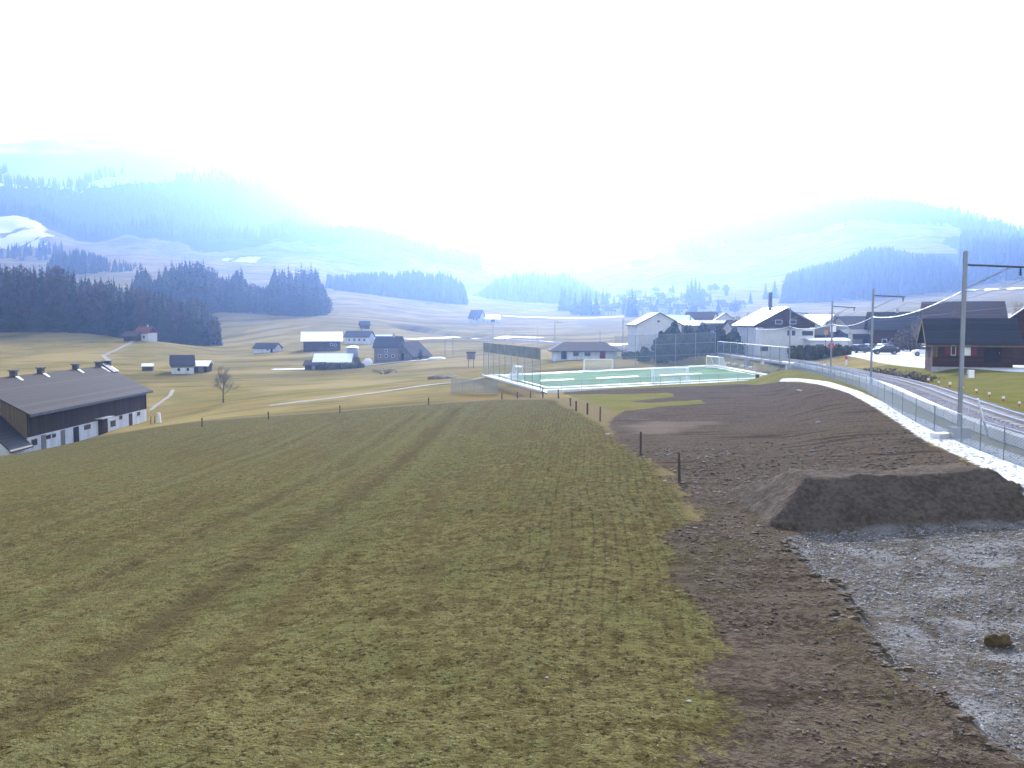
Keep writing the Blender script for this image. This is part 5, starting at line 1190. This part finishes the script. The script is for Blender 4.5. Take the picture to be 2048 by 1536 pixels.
st1 = gm('yard_stones', (.11, .105, .10), (.23, .225, .22), (.46, .46, .46)); st2 = gm('soil_clods', (.046, .034, .024), (.095, .073, .052), (.15, .12, .09)); st3 = gm('pale_stones', (.45, .47, .51), (.85, .87, .9), (.50, .52, .56))
scatter('gravel', 26000, (9, 26), (.2, .62), lambda x, y, rg: (sdf(x, y, YARD) + fbm(x * .8, y * .8, 3, 77) * .5 < -.1) & (mound_h(x, y) < .02) & (fbm(x * .7, y * .7, 3, 19) > -.35 + rg.uniform(-.2, .2, x.shape)), rocks(.008, .042), st1, 7)
scatter('soil_clods', 60000, (8.5, 42), (.0, .60), lambda x, y, rg: (sdf(x, y, SOIL) + fbm(x * .5, y * .5, 3, 4) * 2 < 0) & (sdf(x, y, YARD) > .15) & (sdf(x, y, GPATH) > .1) & (mound_h(x, y) < .02) & (rg.random(x.shape) < np.clip(1.3 - y / 32, .0, 1)), rocks(.008, .05, .45, 4), st2, 8)
scatter('pale_gravel', 9000, (26, 60), (.30, .62), lambda x, y, rg: sdf(x, y, GPATH) < 0, rocks(.01, .045, .5), st3, 9)
scatter('meadow_clods', 9000, (8.5, 30), (-.62, .30), lambda x, y, rg: (sdf(x, y, MEAD) < 0) & (sdf(x, y, SOIL) > 0) & (fbm(x * .6, y * .6, 3, 44) > .0), rocks(.006, .020, .4), st2, 10)
# turf clod in the yard, single stones and scraps in view
for px, py, s, lb, mm in ((1995, 1288, .15, 'brown grassy clod lying alone in the gravel yard', 'brush'),):
    x, y = gp(px, py); b = MB().blob((0, 0, 0), (s * 1.4, s, s * .8), 3, 12, 9, .45); o = b.build('turf_clod', mat('clod_turf', (.10, .075, .04), .95, var=.4, sc=6), smooth=True); o.location = (x, y, h1(x, y) + .05); tag(o, lb, 'clod')
for px, py, s, lb in ((1330, 962, .05, 'small white scrap at the foot of the nearest fence post'), (1636, 845, .10, 'pale stone alone in the middle of the bare soil'), (1598, 783, .22, 'pale lump near the far end of the bare soil'),
                      (1215, 869, .09, 'pale greenish scrap in the grass beside the soil edge'), (1094, 1356, .022, 'tiny white stone alone in the foreground grass'), (1378, 1404, .028, 'white pebble with a dry stalk in the foreground right of the grass')):
    x, y = gp(px, py); b = MB().blob((0, 0, 0), (s * 1.3, s, s * .5), px, 9, 6, .3); o = b.build('stone', M['concrete']); o.location = (x, y, h1(x, y) + s * .3); tag(o, lb, 'stone')
# torn overhanging sods along the yard edge
rg_ = random.Random(3)
def yard_edge():
    mb = MB(); n = 0
    E = densify([Vector((p[0], p[1], 0)) for p in YARD[:8]], .16)
    for p in E:
        q = p + Vector((rg_.gauss(-.15, .22), rg_.gauss(0, .25), 0)); s = rg_.uniform(.02, .09)
        mb.blob((q.x, q.y, h1(q.x - .2, q.y) - .0), (s * 1.7, s, s * .45), n, 8, 6, .5); n += 1
    o = mb.build('sods', st2); tag(o, kind='stuff')
yard_edge()
# ------------------------------------------------------------------ camera, light, air
cam = bpy.data.cameras.new('camera'); co = bpy.data.objects.new('camera', cam); C.objects.link(co)
cam.sensor_width = 36; cam.lens = F / 2048 * 36; cam.clip_end = 20000; cam.clip_start = .1
co.location = (0, 0, H); co.rotation_euler = (PI / 2 - PITCH, 0, 0)
sc = bpy.context.scene; sc.camera = co
SUN_EL, SUN_AZ = math.radians(25.5), math.radians(3.5)          # azimuth from +Y towards +X
w = bpy.data.worlds.new('World'); sc.world = w; w.use_nodes = True; nt = w.node_tree
bg = nt.nodes['Background']; sky = nt.nodes.new('ShaderNodeTexSky'); sky.sky_type = 'NISHITA'; sky.sun_disc = False
sky.sun_elevation = SUN_EL; sky.sun_rotation = SUN_AZ; sky.dust_density = 4.0; sky.air_density = 1.0; sky.altitude = 900
hs = nt.nodes.new('ShaderNodeHueSaturation'); hs.inputs['Saturation'].default_value = .35; nt.links.new(sky.outputs[0], hs.inputs['Color']); nt.links.new(hs.outputs[0], bg.inputs[0]); bg.inputs[1].default_value = .13
L = bpy.data.lights.new('sun', 'SUN'); L.energy = 5.0; L.angle = math.radians(.6); L.color = (1, .92, .80)
lo = bpy.data.objects.new('sun', L); C.objects.link(lo)
dv = Vector((math.sin(SUN_AZ) * math.cos(SUN_EL), math.cos(SUN_AZ) * math.cos(SUN_EL), math.sin(SUN_EL)))
lo.rotation_euler = dv.to_track_quat('Z', 'Y').to_euler(); lo.location = (0, 0, 50)
# air
me = bpy.data.meshes.new('haze'); x0, x1, y0, y1, z0, z1 = -4600, 4600, -60, 4000, -180, 700
me.from_pydata([(x, y, z) for x in (x0, x1) for y in (y0, y1) for z in (z0, z1)], [], [(0, 1, 3, 2), (4, 6, 7, 5), (0, 4, 5, 1), (2, 3, 7, 6), (0, 2, 6, 4), (1, 5, 7, 3)])
hb = bpy.data.objects.new('haze', me); C.objects.link(hb); tag(hb, kind='stuff')
hm = bpy.data.materials.new('air'); hm.use_nodes = True; t = hm.node_tree
for n in list(t.nodes): t.nodes.remove(n)
ho = t.nodes.new('ShaderNodeOutputMaterial'); pv = t.nodes.new('ShaderNodeVolumePrincipled')
pv.inputs['Color'].default_value = (*HC, 1); pv.inputs['Density'].default_value = HAZE; pv.inputs['Anisotropy'].default_value = ANI
t.links.new(pv.outputs[0], ho.inputs['Volume']); me.materials.append(hm)
vs = sc.view_settings; vs.view_transform = 'Standard'; vs.look = 'None'; vs.gamma = 1; vs.use_curve_mapping = False; vs.exposure = EXPO
cy = sc.cycles; cy.max_bounces = 6; cy.diffuse_bounces = 2; cy.glossy_bounces = 2; cy.transparent_max_bounces = 24; cy.volume_bounces = VB
cy.use_denoising = True
